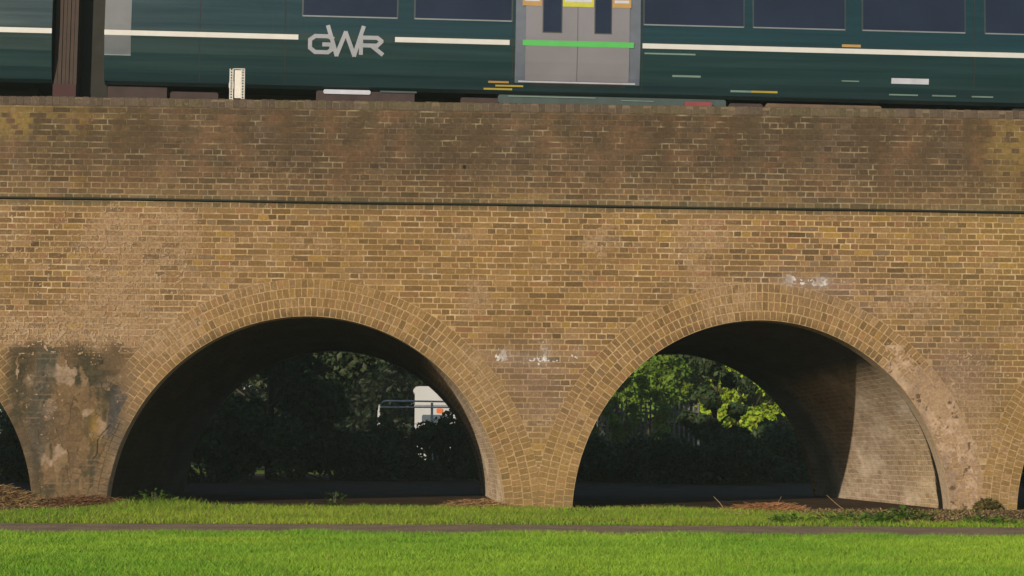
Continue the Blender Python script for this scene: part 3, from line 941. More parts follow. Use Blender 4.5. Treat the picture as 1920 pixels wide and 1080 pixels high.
# lawn in front of the path: density falls with distance beyond what the eye resolves
NL = 500000
ys = -15.6 + (RNG.random(NL) ** 1.1) * 6.2
xw = 4.2 + (ys + 15.6) * 0.28
xs = 0.55 + (RNG.random(NL) * 2 - 1) * (xw + 4.2)
k = ys < -9.85 + 0.45 * fbm(xs * 1.3, xs * 0 + 2, 207, 4) - 0.12 + 0.10 * np.sin(xs * 0.7 + 1) + 0.05 * (RNG.random(NL) - 0.5)
xs, ys = xs[k], ys[k]
clump = fbm(xs * 2.5, ys * 2.5, 205)
hg = (0.030 + 0.045 * clump + 0.02 * RNG.random(len(xs))) * (1 + 0.15 * sstep(-10.6, -9.9, ys))
sets.append(blades(xs, ys, hg, 0.005 + 0.004 * RNG.random(len(xs)), gcol(xs, ys, 0.025, (G_A, G_B), G_DRY), 0.8))
lawn = grass_object("grass", sets, M_GRASS)

# rough verge between the path and the wall
sets = []
NV = 360000
ys = -6.5 + RNG.random(NV) * 6.3
xs = -10.8 + RNG.random(NV) * 24.0
edge = -6.60 + 0.10 * np.sin(xs * 0.7) + 0.5 * fbm(xs * 1.6, xs * 0 + 5, 208, 4) - 0.1
den = fbm(xs * 1.1, ys * 0.9, 211)
bare = np.clip(sstep(4.0, 5.4, xs) * (0.20 + 0.72 * sstep(-6.2, -3.6, ys + 1.2 * (fbm(xs * 1.4, ys * 1.4, 213) - 0.5))) * 0.96 + sstep(-3.2, -4.0, xs) * sstep(-4.2, -1.8, ys) * 1.0
               + 0.5 * blob(xs, ys, 4.3, -2.5, 0.7, 2.5) + sstep(-0.9, -0.3, ys) * 0.6 + 0.7 * sstep(0.58, 0.72, fbm(xs * 0.9 + 3, ys * 0.7, 219)), 0, 0.98)
k = (ys > edge) & (RNG.random(NV) < (1 - bare) * np.clip(den * 2.4 - 0.25, 0.15, 1))
xs, ys = xs[k], ys[k]
tall = blob(xs, ys, -3.2, -2.0, 1.1, 2.0) + 0.7 * sstep(0.55, 0.75, fbm(xs * 1.7, ys * 1.1, 214))
hg = 0.020 + 0.055 * RNG.random(len(xs)) ** 2 * (0.4 + 1.1 * fbm(xs * 2.2, ys * 2.2, 216)) + 0.075 * tall * RNG.random(len(xs)) ** 1.5
vb = (np.array([0.180, 0.330, 0.028]), np.array([0.370, 0.470, 0.045]))
hg = hg * (1 - 0.55 * bare[k])
sets.append(blades(xs, ys, hg, 0.004 + 0.004 * RNG.random(len(xs)), gcol(xs, ys, 0.12, vb, np.array([0.30, 0.22, 0.10])), 0.9))
grass_object("grass", sets, M_GRASS)


def leaf_litter():
    sets = []
    N = 24000
    xs = -6.8 + RNG.random(N) * 16; ys = -6.0 + RNG.random(N) * 5.9
    p = np.clip(sstep(4.2, 5.4, xs) * (0.35 + 0.6 * sstep(-6.0, -4.4, ys)) + sstep(-3.0, -3.6, xs) * sstep(-3.5, -1.5, ys) + 0.8 * blob(xs, ys, 4.4, -2.5, 0.8, 2) + 0.6 * blob(xs, ys, 0.4, -0.8, 0.6, 0.8) + 0.08, 0, 1)
    k = RNG.random(N) < p
    xs, ys = xs[k], ys[k]; n = len(xs)
    c = np.array([0.29, 0.205, 0.105])[None, :] * (0.4 + 1.1 * RNG.random(n))[:, None]
    V, C, L = blades(xs, ys, 0.008 + 0.030 * RNG.random(n), 0.012 + 0.014 * RNG.random(n), c, 2.6)
    return grass_object("leaf_litter", [(V, C, L)], M_GRASS)
leaf_litter()


# heaps of dry cut grass
def heap(cx, cy, rx, ry, h, n, label, seed, cols):
    r = np.random.default_rng(seed)
    u = r.random(n) * 2 * math.pi; q = np.sqrt(r.random(n))
    x = np.cos(u) * q; y = np.sin(u) * q
    top = h * np.clip(1 - q ** 2, 0, 1) * (0.55 + 0.7 * fbm(x * 3 + seed, y * 3, seed))
    z = top * (0.35 + 0.65 * r.random(n)) 
    V = np.zeros((n, 4, 3)); C = np.zeros((n, 4, 3))
    a = r.random(n) * 2 * math.pi; L = 0.03 + 0.09 * r.random(n); sl = (r.random(n) - 0.4) * 0.6
    d = np.stack([np.cos(a), np.sin(a), sl], -1) * L[:, None]
    w = (0.0025 + 0.003 * r.random(n))[:, None]
    s = np.stack([-np.sin(a) * 0.5, np.cos(a) * 0.5, np.full(n, 0.85)], -1) * w
    p = np.stack([x * rx, y * ry, z + 0.008], -1)
    V[:, 0] = p - s; V[:, 1] = p + s; V[:, 2] = p + d + s * 0.5; V[:, 3] = p + d - s * 0.5
    V[:, :, 2] = np.maximum(V[:, :, 2], 0.003)
    f = r.random(n)
    c = np.array(cols[0])[None, :] * (1 - f)[:, None] + np.array(cols[1])[None, :] * f[:, None]
    C[:] = (c * (0.55 + 0.8 * r.random(n))[:, None])[:, None, :]
    # mound under the stalks
    g = 14
    mv = []; mq = []
    for i in range(g + 1):
        for j in range(g + 1):
            X = (i / g * 2 - 1); Y = (j / g * 2 - 1)
            e = max(0, 1 - X * X - Y * Y)
            mv.append((X * rx, Y * ry, 0.62 * h * e * (0.7 + 0.5 * float(vnoise(np.array([X * 3 + seed]), np.array([Y * 3]), seed)[0])) - 0.004))
    for i in range(g):
        for j in range(g):
            b = i * (g + 1) + j
            mq.append((b, b + g + 1, b + g + 2, b + 1))
    mv = np.array(mv); mc = np.repeat((np.array(cols[0]) * 0.6)[None, :], len(mv), 0)
    V = V.reshape(-1, 3); Q = np.arange(n * 4).reshape(n, 4)
    V, Q, C = join_np([(V, Q, C.reshape(-1, 3)), (mv, np.array(mq), mc)])
    o = link_mesh(quads("dry_grass_heap", V, Q, C), "dry_grass_heap", M_GRASS)
    o.location = (cx, cy, 0)
    return tag(o, label, "grass heap", "heaps of dead cut grass along the wall foot")


HC = [(0.20, 0.12, 0.055), (0.42, 0.29, 0.14)]
heap(-5.35, -0.65, 1.05, 0.6, 0.29, 9000, "large tan heap of dead grass in front of the leftmost partly seen arch", 301, HC)
heap(-3.95, -0.62, 0.75, 0.38, 0.13, 4200, "low reddish brown litter heap against the foot of the stained pier", 302, [(0.15, 0.075, 0.04), (0.26, 0.15, 0.08)])
heap(0.80, -0.30, 0.48, 0.32, 0.11, 2400, "flat straw coloured heap beside the smooth right jamb of the left wide arch", 303, [(0.26, 0.15, 0.07), (0.45, 0.30, 0.15)])
heap(4.35, -0.75, 0.50, 0.40, 0.10, 2400, "small rusty orange heap of dry stalks before the right wide arch opening", 304, [(0.30, 0.14, 0.06), (0.50, 0.27, 0.13)])


# leafy weeds on the verge
def weed(x, y, r, h, n, label, seed, name="weed_plant", cat="weed", grp="green weeds on the verge", base=(0.105, 0.205, 0.03)):
    q = np.random.default_rng(seed)
    u = q.random(n) * 2 * math.pi; d = np.sqrt(q.random(n)) * r
    px_, py_ = np.cos(u) * d, np.sin(u) * d
    pz = h * (0.15 + 0.85 * q.random(n)) * np.clip(1.1 - (d / r) ** 2 * 0.7, 0.2, 1)
    L = 0.035 + 0.05 * q.random(n); W = L * (0.35 + 0.25 * q.random(n))
    a = u + (q.random(n) - 0.5) * 1.6; tl = (q.random(n) - 0.35) * 1.1
    dv = np.stack([np.cos(a) * np.cos(tl), np.sin(a) * np.cos(tl), np.sin(tl)], -1) * L[:, None]
    sv = np.stack([-np.sin(a), np.cos(a), (q.random(n) - 0.5) * 1.2], -1) * W[:, None] * 0.5
    P = np.stack([px_, py_, pz], -1)
    V = np.stack([P, P + dv * 0.5 + sv, P + dv, P + dv * 0.5 - sv], 1)
    V[:, :, 2] = np.maximum(V[:, :, 2], 0.003)
    c = np.array(base)[None, :] * (0.6 + 0.9 * q.random(n))[:, None]
    C = np.repeat(c[:, None, :], 4, 1)
    o = empty(name, (x, y, 0.0))
    link_mesh(quads("foliage", V.reshape(-1, 3), np.arange(4 * n).reshape(n, 4), C.reshape(-1, 3)), "foliage", M_LEAF, o)
    mb = MB()
    for k in range(6):
        a_ = q.random() * 6.28; rr = r * 0.6 * q.random()
        mb.tube([(0, 0, -0.005), (math.cos(a_) * rr * 0.5, math.sin(a_) * rr * 0.5, h * 0.5), (math.cos(a_) * rr, math.sin(a_) * rr, h * 0.9)], [0.004, 0.003, 0.002], 5)
    mb.build("stem", simple_stem, o)
    return tag(o, label, cat, grp)


simple_stem = simple("green_stem", (0.08, 0.10, 0.03), 0.7)
weed(4.45, -5.4, 0.42, 0.12, 420, "wide dark green weed on the path edge below the sunlit vault wall", 401)
weed(3.75, -5.8, 0.25, 0.09, 220, "low round weed at the path edge left of the wide dark green one", 402)
weed(5.15, -4.6, 0.28, 0.13, 300, "bright weed on bare soil in front of the sunlit vault wall", 403, base=(0.065, 0.15, 0.016))
weed(5.75, -5.6, 0.28, 0.08, 220, "sprawling flat weed on soil below the cracked ring's foot", 404)
weed(-3.05, -1.4, 0.30, 0.22, 260, "tall nettle like weed at the stained pier's right corner", 405, base=(0.07, 0.14, 0.02))
weed(-0.95, -0.6, 0.13, 0.22, 70, "thin leafy weed standing alone before the left wide arch opening", 406, base=(0.07, 0.13, 0.02))
weed(7.30, -0.10, 0.14, 0.14, 900, "round olive green cushion growing against the narrow right pier", 407, "moss_cushion", "moss", None, base=(0.24, 0.21, 0.08))
weed(-5.1, -5.6, 0.30, 0.09, 220, "low green weed on the path edge below the large tan heap", 408)


# single dry stalks by the right arch
def stalk(x, y, pts, label):
    mb = MB()
    mb.tube(pts, [0.005, 0.004, 0.0025], 5)
    o = mb.build("dry_stalk", simple_stalk)
    o.location = (x, y, 0.0)
    return tag(o, label, "stalk", "bare dry stalks at the wall foot")
simple_stalk = simple("straw", (0.34, 0.24, 0.13), 0.8)
stalk(5.40, -0.45, [(0, 0, 0), (-0.10, -0.02, 0.07), (-0.24, -0.03, 0.19)], "forked pale stick leaning left at the foot of the sunlit vault wall")
stalk(4.55, -0.60, [(0, 0, 0), (-0.03, 0, 0.08), (0.02, 0, 0.17)], "upright dry stalk rising from the rusty orange heap")
stalk(3.85, -0.70, [(0, 0, 0), (-0.06, 0, 0.09), (-0.14, 0.0, 0.17)], "dry stalk leaning left of the rusty orange heap")

# ------------------------------------------------------------------ train
GRADE = -0.00978
YT = 1.6
def coach_paint():
    m, n, l, p = mat_new("green_coach_paint")
    tc = n.new("ShaderNodeTexCoord"); mp = n.new("ShaderNodeMapping"); mp.inputs["Scale"].default_value = (0.25, 1.0, 9.0)
    l.new(tc.outputs["Object"], mp.inputs["Vector"])
    no = n.new("ShaderNodeTexNoise"); no.inputs["Scale"].default_value = 1.6; no.inputs["Detail"].default_value = 6
    l.new(mp.outputs[0], no.inputs["Vector"])
    sp = n.new("ShaderNodeSeparateXYZ"); l.new(tc.outputs["Object"], sp.inputs[0])
    h = n.new("ShaderNodeMapRange"); h.inputs["From Min"].default_value = 6.15; h.inputs["From Max"].default_value = 5.60
    l.new(sp.outputs["Z"], h.inputs["Value"])
    d = n.new("ShaderNodeMath"); d.operation = 'MULTIPLY'; l.new(h.outputs[0], d.inputs[0]); l.new(no.outputs["Fac"], d.inputs[1])
    d2 = n.new("ShaderNodeMath"); d2.operation = 'MULTIPLY_ADD'; d2.inputs[1].default_value = 0.16; d2.inputs[2].default_value = 0.0
    l.new(d.outputs[0], d2.inputs[0])
    mr = n.new("ShaderNodeMapRange"); mr.inputs["From Min"].default_value = 0.3; mr.inputs["From Max"].default_value = 0.7
    mr.inputs["To Min"].default_value = 0.8; mr.inputs["To Max"].default_value = 1.25
    l.new(no.outputs["Fac"], mr.inputs["Value"])
    sc = n.new("ShaderNodeVectorMath"); sc.operation = 'SCALE'; sc.inputs[0].default_value = (0.007, 0.031, 0.040)
    l.new(mr.outputs[0], sc.inputs["Scale"])
    mx = n.new("ShaderNodeMix"); mx.data_type = 'RGBA'
    l.new(d2.outputs[0], mx.inputs["Factor"]); l.new(sc.outputs[0], mx.inputs["A"]); mx.inputs["B"].default_value = (0.12, 0.085, 0.055, 1)
    l.new(mx.outputs["Result"], p.inputs["Base Color"])
    rr = n.new("ShaderNodeMapRange"); rr.inputs["To Min"].default_value = 0.10; rr.inputs["To Max"].default_value = 0.26
    l.new(no.outputs["Fac"], rr.inputs["Value"]); l.new(rr.outputs[0], p.inputs["Roughness"])
    p.inputs["Specular IOR Level"].default_value = 0.5
    return m
M_PAINT = coach_paint()
M_ROOF = simple("coach_roof", (0.10, 0.11, 0.11), 0.6)
M_GLASS = simple("tinted_glass", (0.013, 0.019, 0.040), 0.06, spec=0.5, var=0.2, scale=1.3)
M_WHITE = simple("white_line", (0.55, 0.56, 0.57), 0.45, var=0.05)
M_FRAME = simple("window_rubber", (0.022, 0.034, 0.040), 0.4)
M_EDGE_GLINT = simple("edge_glint", (0.17, 0.20, 0.23), 0.4)
M_DOOR = simple("grey_door_paint", alb(124, 118, 114), 0.35, var=0.10, scale=1.2)
M_GREENLINE = simple("bright_green_line", (0.06, 0.42, 0.085), 0.5, var=0.05)
M_BLACK = simple("underframe_black", (0.012, 0.012, 0.011), 0.8, var=0.3)
M_BROWN = simple("far_parapet_brown", alb(104, 81, 60), 0.85, var=0.2, scale=4)
M_DKBROWN = simple("dusty_brown", alb(62, 47, 42), 0.85, var=0.25, scale=4)
M_GREYGREEN = simple("grey_green_case", alb(50, 66, 60), 0.6, var=0.2, scale=5)
M_RED = simple("red_box_paint", alb(132, 48, 48), 0.6)
M_YELLOW = simple("yellow_label", alb(176, 150, 52), 0.5)
M_YEL2 = simple("lime_yellow_label", alb(186, 178, 44), 0.5)
M_ORANGE = simple("orange_label", alb(172, 130, 66), 0.5)
M_SILVER = simple("silver_lettering", alb(150, 148, 144), 0.4)
M_PALEG = simple("pale_green_label", alb(110, 130, 112), 0.6)
M_LABEL = simple("white_label", alb(186, 182, 178), 0.6)
M_GREYPANEL = simple("grey_end_panel", alb(82, 86, 86), 0.4)
M_BELLOWS = simple("brown_bellows", alb(70, 55, 45), 0.9, var=0.12)
M_STEEL = simple("worn_steel", (0.30, 0.28, 0.26), 0.4, metal=0.8)

PROF = [(0.20, 5.60), (0.13, 5.64), (0.075, 5.80), (0.035, 6.02), (0.008, 6.24), (0.0, 6.34), (0.006, 6.60), (0.022, 7.1), (0.04, 7.5), (0.09, 7.85), (0.22, 8.12), (0.5, 8.33), (0.9, 8.44), (1.4, 8.47)]
PZ = np.array([p[1] for p in PROF[:11]]); PY = np.array([p[0] for p in PROF[:11]])
def side_y(z): return float(np.interp(z, PZ, PY))


def panel(x0, x1, z0, z1, out, thick, name, mat, parent, bev=0.0):
    """plate following the coach side, its face 'out' metres proud"""
    n = max(1, int((z1 - z0) / 0.08))
    mb = MB()
    zs = [z0 + (z1 - z0) * i / n for i in range(n + 1)]
    b = 0
    for z in zs:
        y = side_y(z) - out
        mb.v += [(x0, y, z), (x1, y, z), (x1, y + thick, z), (x0, y + thick, z)]
    for i in range(n):
        a = i * 4; c = a + 4
        mb.f += [(a, a + 1, c + 1, c), (a + 1, a + 2, c + 2, c + 1), (a + 2, a + 3, c + 3, c + 2), (a + 3, a, c, c + 3)]
    mb.f += [(3, 2, 1, 0), (n * 4, n * 4 + 1, n * 4 + 2, n * 4 + 3)]
    return mb.build(name, mat, parent)


def strokes(lines, w, out, name, mat, parent):
    """lettering from thick polylines on the coach side"""
    mb = MB()
    k = 0
    segs = []
    for ln in lines:
        for (xa, za), (xb, zb) in zip(ln[:-1], ln[1:]):
            nn_ = max(1, int(math.hypot(xb - xa, zb - za) / 0.06))
            for q in range(nn_):
                segs.append(((xa + (xb - xa) * q / nn_, za + (zb - za) * q / nn_), (xa + (xb - xa) * (q + 1) / nn_, za + (zb - za) * (q + 1) / nn_)))
    if True:
        for (xa, za), (xb, zb) in segs:
            d = Vector((xb - xa, zb - za)); l = d.length
            if l == 0: continue
            d /= l; nn = Vector((-d.y, d.x)) * w / 2; e = d * w * 0.25
            pts = [(xa - nn.x - e.x, za - nn.y - e.y), (xb - nn.x + e.x, zb - nn.y + e.y), (xb + nn.x + e.x, zb + nn.y + e.y), (xa + nn.x - e.x, za + nn.y - e.y)]
            b = len(mb.v)
            o = out + 0.0004 * (k % 5); k += 1
            mb.v += [(p[0], side_y(p[1]) - o, p[1]) for p in pts]
            mb.f.append((b, b + 1, b + 2, b + 3))
    return mb.build(name, mat, parent)


def coach(name, x0, x1, label):
    t = tag(empty(name, (0, YT, 0), (0, math.atan(-GRADE), 0)), label, "train", "coaches of the green train")
    full = PROF + [(2.8 - p[0], p[1]) for p in reversed(PROF[:-1])]
    n = len(full)
    mb = MB()
    for x in (x0, x1): mb.v += [(x, p[0], p[1]) for p in full]
    for i in range(n):
        j = (i + 1) % n
        mb.f.append((i, n + i, n + j, j))
    mb.f.append(tuple(reversed(range(n)))); mb.f.append(tuple(range(n, 2 * n)))
    mb.build("body", M_PAINT, t)
    r = MB(); rp = [p for p in full if p[1] > 8.1]
    m = len(rp)
    for x in (x0, x1): r.v += [(x, p[0] if 0.3 < p[0] < 2.5 else p[0] + (0.0), p[1] + 0.006) for p in rp]
    for i in range(m - 1): r.f.append((i, m + i, m + i + 1, i + 1))
    r.build("roof", M_ROOF, t)
    MB().box(x0 + 0.3, x1 - 0.3, 0.75, 2.05, 4.95, 5.598).build("underframe", M_BLACK, t)
    return t


def bogie(t, xc):
    b = MB()
    b.box(xc - 1.75, xc + 1.75, 0.22, 0.36, 5.05, 5.34, 0.05)
    b.box(xc - 0.5, xc + 0.5, 0.16, 2.64, 5.12, 5.36, 0.03)
    fr = b.build("bogie_frame", M_BLACK, t)
    for dx in (-1.3, 1.3):
        for y in (0.55, 2.13):
            w = MB()
            w.tube([(xc + dx, y, 5.02), (xc + dx, y + 0.12, 5.02)], 0.42, 24)
            w.tube([(xc + dx, y + 0.12, 5.02), (xc + dx, y + 0.15, 5.02)], 0.45, 24)
            w.build("wheel", M_STEEL, t)
    return fr


def window(t, x0, x1):
    f = panel(x0 - 0.02, x1 + 0.02, 6.568, 7.46, 0.003, 0.002, "window", M_FRAME, t)
    panel(x0, x1, 6.588, 7.44, 0.006, 0.002, "pane", M_GLASS, f)
    panel(x0 - 0.01, x1 + 0.01, 6.566, 6.584, 0.008, 0.004, "sill_glint", M_EDGE_GLINT, f)  # pale strip painted as the highlight on the frame's lower edge


# --- coach on the right, filling most of the frame
cr = coach("train_coach", -4.281, 15.9, "dark green coach with grey doors, silver lettering and a white stripe above the arches")
for a, b in ((-1.609, -0.343), (-0.089, 1.219), (3.045, 4.404), (4.552, 5.806), (6.065, 7.475), (7.773, 9.0), (9.2, 10.5), (13.2, 14.5)):
    window(cr, a, b)
for a, b in ((-4.281, -1.67), (-0.36, 1.20), (3.02, 15.9)):
    panel(a, b, 6.247, 6.315, 0.003, 0.002, "stripe", M_WHITE, cr)
panel(-4.279, -3.925, 5.99, 7.6, 0.0025, 0.0015, "end_panel", M_GREYPANEL, cr)
panel(-4.279, -3.925, 5.975, 5.99, 0.004, 0.003, "panel_edge", simple("pale_edge", alb(120, 124, 124), 0.5), cr)
for x_ in (-3.0, -1.85, 1.245, 3.02, 7.62, 9.1, 11.0):
    panel(x_ - 0.006, x_ + 0.006, 5.66, 7.6, 0.0015, 0.001, "panel_joint", M_BLACK, cr)
# entrance
panel(1.28, 2.99, 5.745, 7.55, 0.003, 0.002, "door_frame", simple("door_surround", alb(92, 96, 100), 0.4), cr)
panel(1.50, 2.80, 5.63, 5.742, 0.004, 0.002, "door_step", M_BLACK, cr)
panel(1.33, 2.93, 5.752, 5.772, 0.012, 0.008, "door_sill", M_LABEL, cr)
for a, b, wa, wb in ((1.42, 2.125, 1.66, 1.90), (2.133, 2.84, 2.37, 2.58)):
    d = panel(a, b, 5.776, 7.45, 0.014, 0.010, "door", M_DOOR, cr)
    panel(wa - 0.015, wb + 0.015, 6.425, 7.3, 0.017, 0.002, "door_window", simple("door_window_rubber", (0.03, 0.03, 0.032), 0.5), d)
    panel(wa, wb, 6.44, 7.285, 0.020, 0.002, "pane", M_GLASS, d)
panel(1.38, 2.90, 6.243, 6.318, 0.017, 0.002, "green_stripe", M_GREENLINE, cr)
for a, b, m in ((1.37, 1.635, M_ORANGE), (1.92, 2.345, M_YEL2), (2.60, 2.86, M_ORANGE)):
    s = panel(a, b, 6.795, 7.05, 0.019, 0.0015, "warning_label", m, cr)
    panel(a + 0.03, b - 0.03, 6.86, 6.90, 0.0215, 0.0015, "label_band", M_LABEL, s)
# silver monogram: G W R
strokes([[(-1.20, 6.27), (-1.27, 6.30), (-1.44, 6.30), (-1.51, 6.25), (-1.51, 6.14), (-1.44, 6.085), (-1.27, 6.085), (-1.22, 6.12), (-1.22, 6.19), (-1.33, 6.19)],
         [(-1.27, 6.44), (-1.15, 6.05), (-1.03, 6.36), (-0.91, 6.05), (-0.79, 6.44)],
         [(-0.82, 6.075), (-0.82, 6.295), (-0.60, 6.295), (-0.54, 6.25), (-0.60, 6.19), (-0.82, 6.19)], [(-0.68, 6.19), (-0.53, 6.075)]], 0.055, 0.009, "monogram", M_SILVER, cr)
# lettering panels and labels along the side
for x0_, x1_, z0_, z1_, m, nm in ((6.47, 6.99, 5.855, 5.93, M_LABEL, "number_label"), (5.77, 6.03, 6.335, 6.372, M_ORANGE, "side_label"),
                                   (3.44, 3.83, 5.872, 5.897, M_PALEG, "side_label"), (5.78, 6.02, 5.868, 5.882, M_PALEG, "side_label"),
                                   (6.45, 6.85, 5.70, 5.718, M_PALEG, "side_label"), (7.05, 7.38, 5.70, 5.718, M_PALEG, "side_label"), (7.6, 7.9, 5.70, 5.718, M_PALEG, "side_label"),
                                   (0.92, 1.20, 5.735, 5.760, M_ORANGE, "side_label"), (1.02, 1.40, 5.69, 5.712, M_YELLOW, "side_label"),
                                   (0.86, 1.25, 5.645, 5.668, M_YELLOW, "side_label"), (4.54, 4.90, 5.690, 5.716, M_YELLOW, "side_label"), (4.25, 4.54, 5.690, 5.716, M_PALEG, "side_label"),
                                   (3.05, 3.75, 6.17, 6.19, M_PALEG, "side_label")):
    panel(x0_, x1_, z0_, z1_, 0.004, 0.0025, nm, m, cr)
bogie(cr, -1.35); bogie(cr, 12.9)
for x0_, x1_, y0_, y1_, z0_, z1_, m, nm in (
        (-4.25, -3.45, 0.25, 0.7, 5.30, 5.66, M_DKBROWN, "coupling_box"), (-3.40, -2.75, 0.22, 0.6, 5.36, 5.53, M_DKBROWN, "air_tank"),
        (-1.42, -0.08, 0.17, 0.6, 5.37, 5.585, M_DKBROWN, "brake_unit"), (-1.32, -0.68, 0.15, 0.168, 5.54, 5.60, M_LABEL, "brake_cover"),
        (-0.55, -0.05, 0.15, 0.168, 5.575, 5.60, M_GREYGREEN, "brake_cover"),
        (0.55, 1.35, 0.24, 0.7, 5.30, 5.55, M_DKBROWN, "equipment_case"), (1.06, 4.20, 0.18, 0.7, 5.475, 5.592, M_GREYGREEN, "equipment_case"),
        (1.20, 2.40, 0.165, 0.178, 5.565, 5.578, M_PALEG, "case_strip"), (2.75, 3.20, 0.165, 0.178, 5.540, 5.550, M_PALEG, "case_strip"),
        (3.62, 4.00, 0.12, 0.178, 5.40, 5.545, M_RED, "red_junction_box"),
        (4.25, 4.72, 0.24, 0.7, 5.36, 5.56, M_DKBROWN, "equipment_case"), (4.75, 6.36, 0.17, 0.7, 5.25, 5.558, M_BROWN, "equipment_case"),  # wide brown case stands in for the sunlit far parapet glimpsed under the train
        (6.55, 7.30, 0.24, 0.7, 5.30, 5.545, M_DKBROWN, "equipment_case"), (7.4, 7.85, 0.28, 0.7, 5.3, 5.55, M_DKBROWN, "equipment_case"),
        (8.2, 10.2, 0.24, 0.7, 5.30, 5.58, M_BLACK, "equipment_case")):
    MB().box(x0_, x1_, y0_, y1_, z0_, z1_, min(0.02, (z1_ - z0_) / 4)).build(nm, m, cr)
# gangway to the next coach: brown folded bellows and a dark end plate
g = MB()
for k in range(6):
    xa = -4.66 - 0.052 * k
    g.box(xa - 0.045, xa, 0.16 + 0.012 * (k % 2), 2.64 - 0.012 * (k % 2), 5.30, 8.2, 0.008)
g.build("gangway_bellows", M_BELLOWS, cr)
MB().box(-4.655, -4.285, 0.45, 2.35, 5.2, 8.2).build("gangway_plate", M_BLACK, cr)
MB().box(-4.66, -4.971, 0.14, 0.155, 5.28, 5.58).build("gangway_buffer", simple("rust_red", alb(70, 42, 38), 0.9), cr)

# --- next coach, only its end in view
cl = coach("train_coach", -25.0, -4.985, "green coach whose tail end meets the brown gangway at the left")
panel(-25.0, -4.985, 6.247, 6.315, 0.003, 0.002, "stripe", M_WHITE, cl)
for a in (-20.0, -18.4, -16.8, -12.0, -10.4, -8.8):
    window(cl, a, a + 1.3)
bogie(cl, -8.0); bogie(cl, -22.0)

# track
trk = tag(empty("railway_track", (0, 0, 0), (0, math.atan(-GRADE), 0)), "steel rails hidden under the green train behind the parapet", "track")
for y in (YT + 0.66, YT + 2.12):
    r = MB()
    r.prism([(-30, 4.47), (34, 4.47), (34, 4.57), (-30, 4.57)], y - 0.035, y + 0.035)
    r.build("rail", M_STEEL, trk)
MB().box(-30, 34, YT + 0.1, YT + 2.7, 4.27, 4.465).build("sleeper_bed", M_BALLAST, trk)

# ------------------------------------------------------------------ slotted post sign on the coping
sg = tag(empty("marker_sign", (-2.30, 0.20, ZC - 0.004)), "small white sign on two slotted metal posts standing on the parapet", "sign")
M_SGN = simple("white_sign_back", (0.62, 0.60, 0.58), 0.5, var=0.08, scale=18)
M_SLOT = simple("galvanised_slotted", (0.46, 0.46, 0.44), 0.5, var=0.15, scale=30)
for xl in (-0.098, 0.048):
    p = MB(); w = 0.050; hole = 0.018
    p.box(xl, xl + (w - hole) / 2, -0.012, -0.008, 0, 0.432)
    p.box(xl + (w + hole) / 2, xl + w, -0.012, -0.008, 0, 0.432)
    z = 0.0
    while z < 0.43:
        p.box(xl + (w - hole) / 2 + 0.0005, xl + (w + hole) / 2 - 0.0005, -0.0118, -0.0082, z, min(z + 0.016, 0.432)); z += 0.036
    xf = xl if xl < 0 else xl + w - 0.004
    p.box(xf, xf + 0.004, -0.0075, 0.032, 0, 0.432)
    p.build("slotted_post", M_SLOT, sg)
MB().box(-0.034, 0.060, 0.004, 0.010, 0.055, 0.418, 0.004).build("sign_plate", M_SGN, sg)
MB().box(-0.046, 0.098, -0.018, -0.0135, 0.425, 0.437).build("top_strip", M_SLOT, sg)
d = MB()
d.tube([(-0.085, 0.03, 0.225), (-0.085, 0.042, 0.225)], 0.082, 20)
dd = d.build("round_plate", M_SGN, sg)
dd.scale = (0.4, 1, 1); dd.location = (-0.042, 0, 0)
MB().box(-0.1, 0.1, -0.01, 0.08, -0.001, 0.012).build("foot_plate", simple("foot_dark", (0.05, 0.045, 0.04), 0.8), sg)

# ------------------------------------------------------------------ beyond the arches
M_VAN = simple("white_van_paint", (0.50, 0.51, 0.53), 0.35, var=0.06, scale=1.5)
van = tag(empty("parked_van", (1.75, 45.0, 0)), "tall white box van parked behind the metal fence, seen through the left wide arch", "van")
b = MB()
out = [(-1.70, 0.45), (1.9, 0.45), (1.9, 2.86), (1.75, 3.0), (-1.55, 3.0), (-1.66, 2.98), (-1.74, 2.90), (-1.76, 2.82), (-1.70, 2.74)]
b.prism(out, 0, 2.1); b.build("body", M_VAN, van)
MB().box(-1.72, 1.92, -0.012, 2.0, 2.28, 2.36).build("side_band", simple("grey_band", (0.20, 0.22, 0.26), 0.5), van)
w = MB(); w.box(-1.45, -0.45, -0.012, 0.01, 1.72, 2.02, 0.04); w.build("window", simple("pale_blue_glass", (0.10, 0.125, 0.16), 0.15), van)
for x in (-0.95, -0.35):
    mb = MB(); mb.box(x, x + 0.22, -0.03, 0.0, 2.08, 2.24, 0.03); mb.build("marker_light", simple("orange_lens", (0.62, 0.15, 0.04), 0.4), van)
MB().box(-1.2, -0.2, -0.02, 0.0, 1.40, 1.62).build("lower_trim", simple("blue_grey", (0.12, 0.15, 0.2), 0.5), van)
for x in (-0.9, 1.2):
    mb = MB(); mb.tube([(x, -0.05, 0.36), (x, 0.2, 0.36)], 0.36, 18); mb.build("wheel", M_BLACK, van)

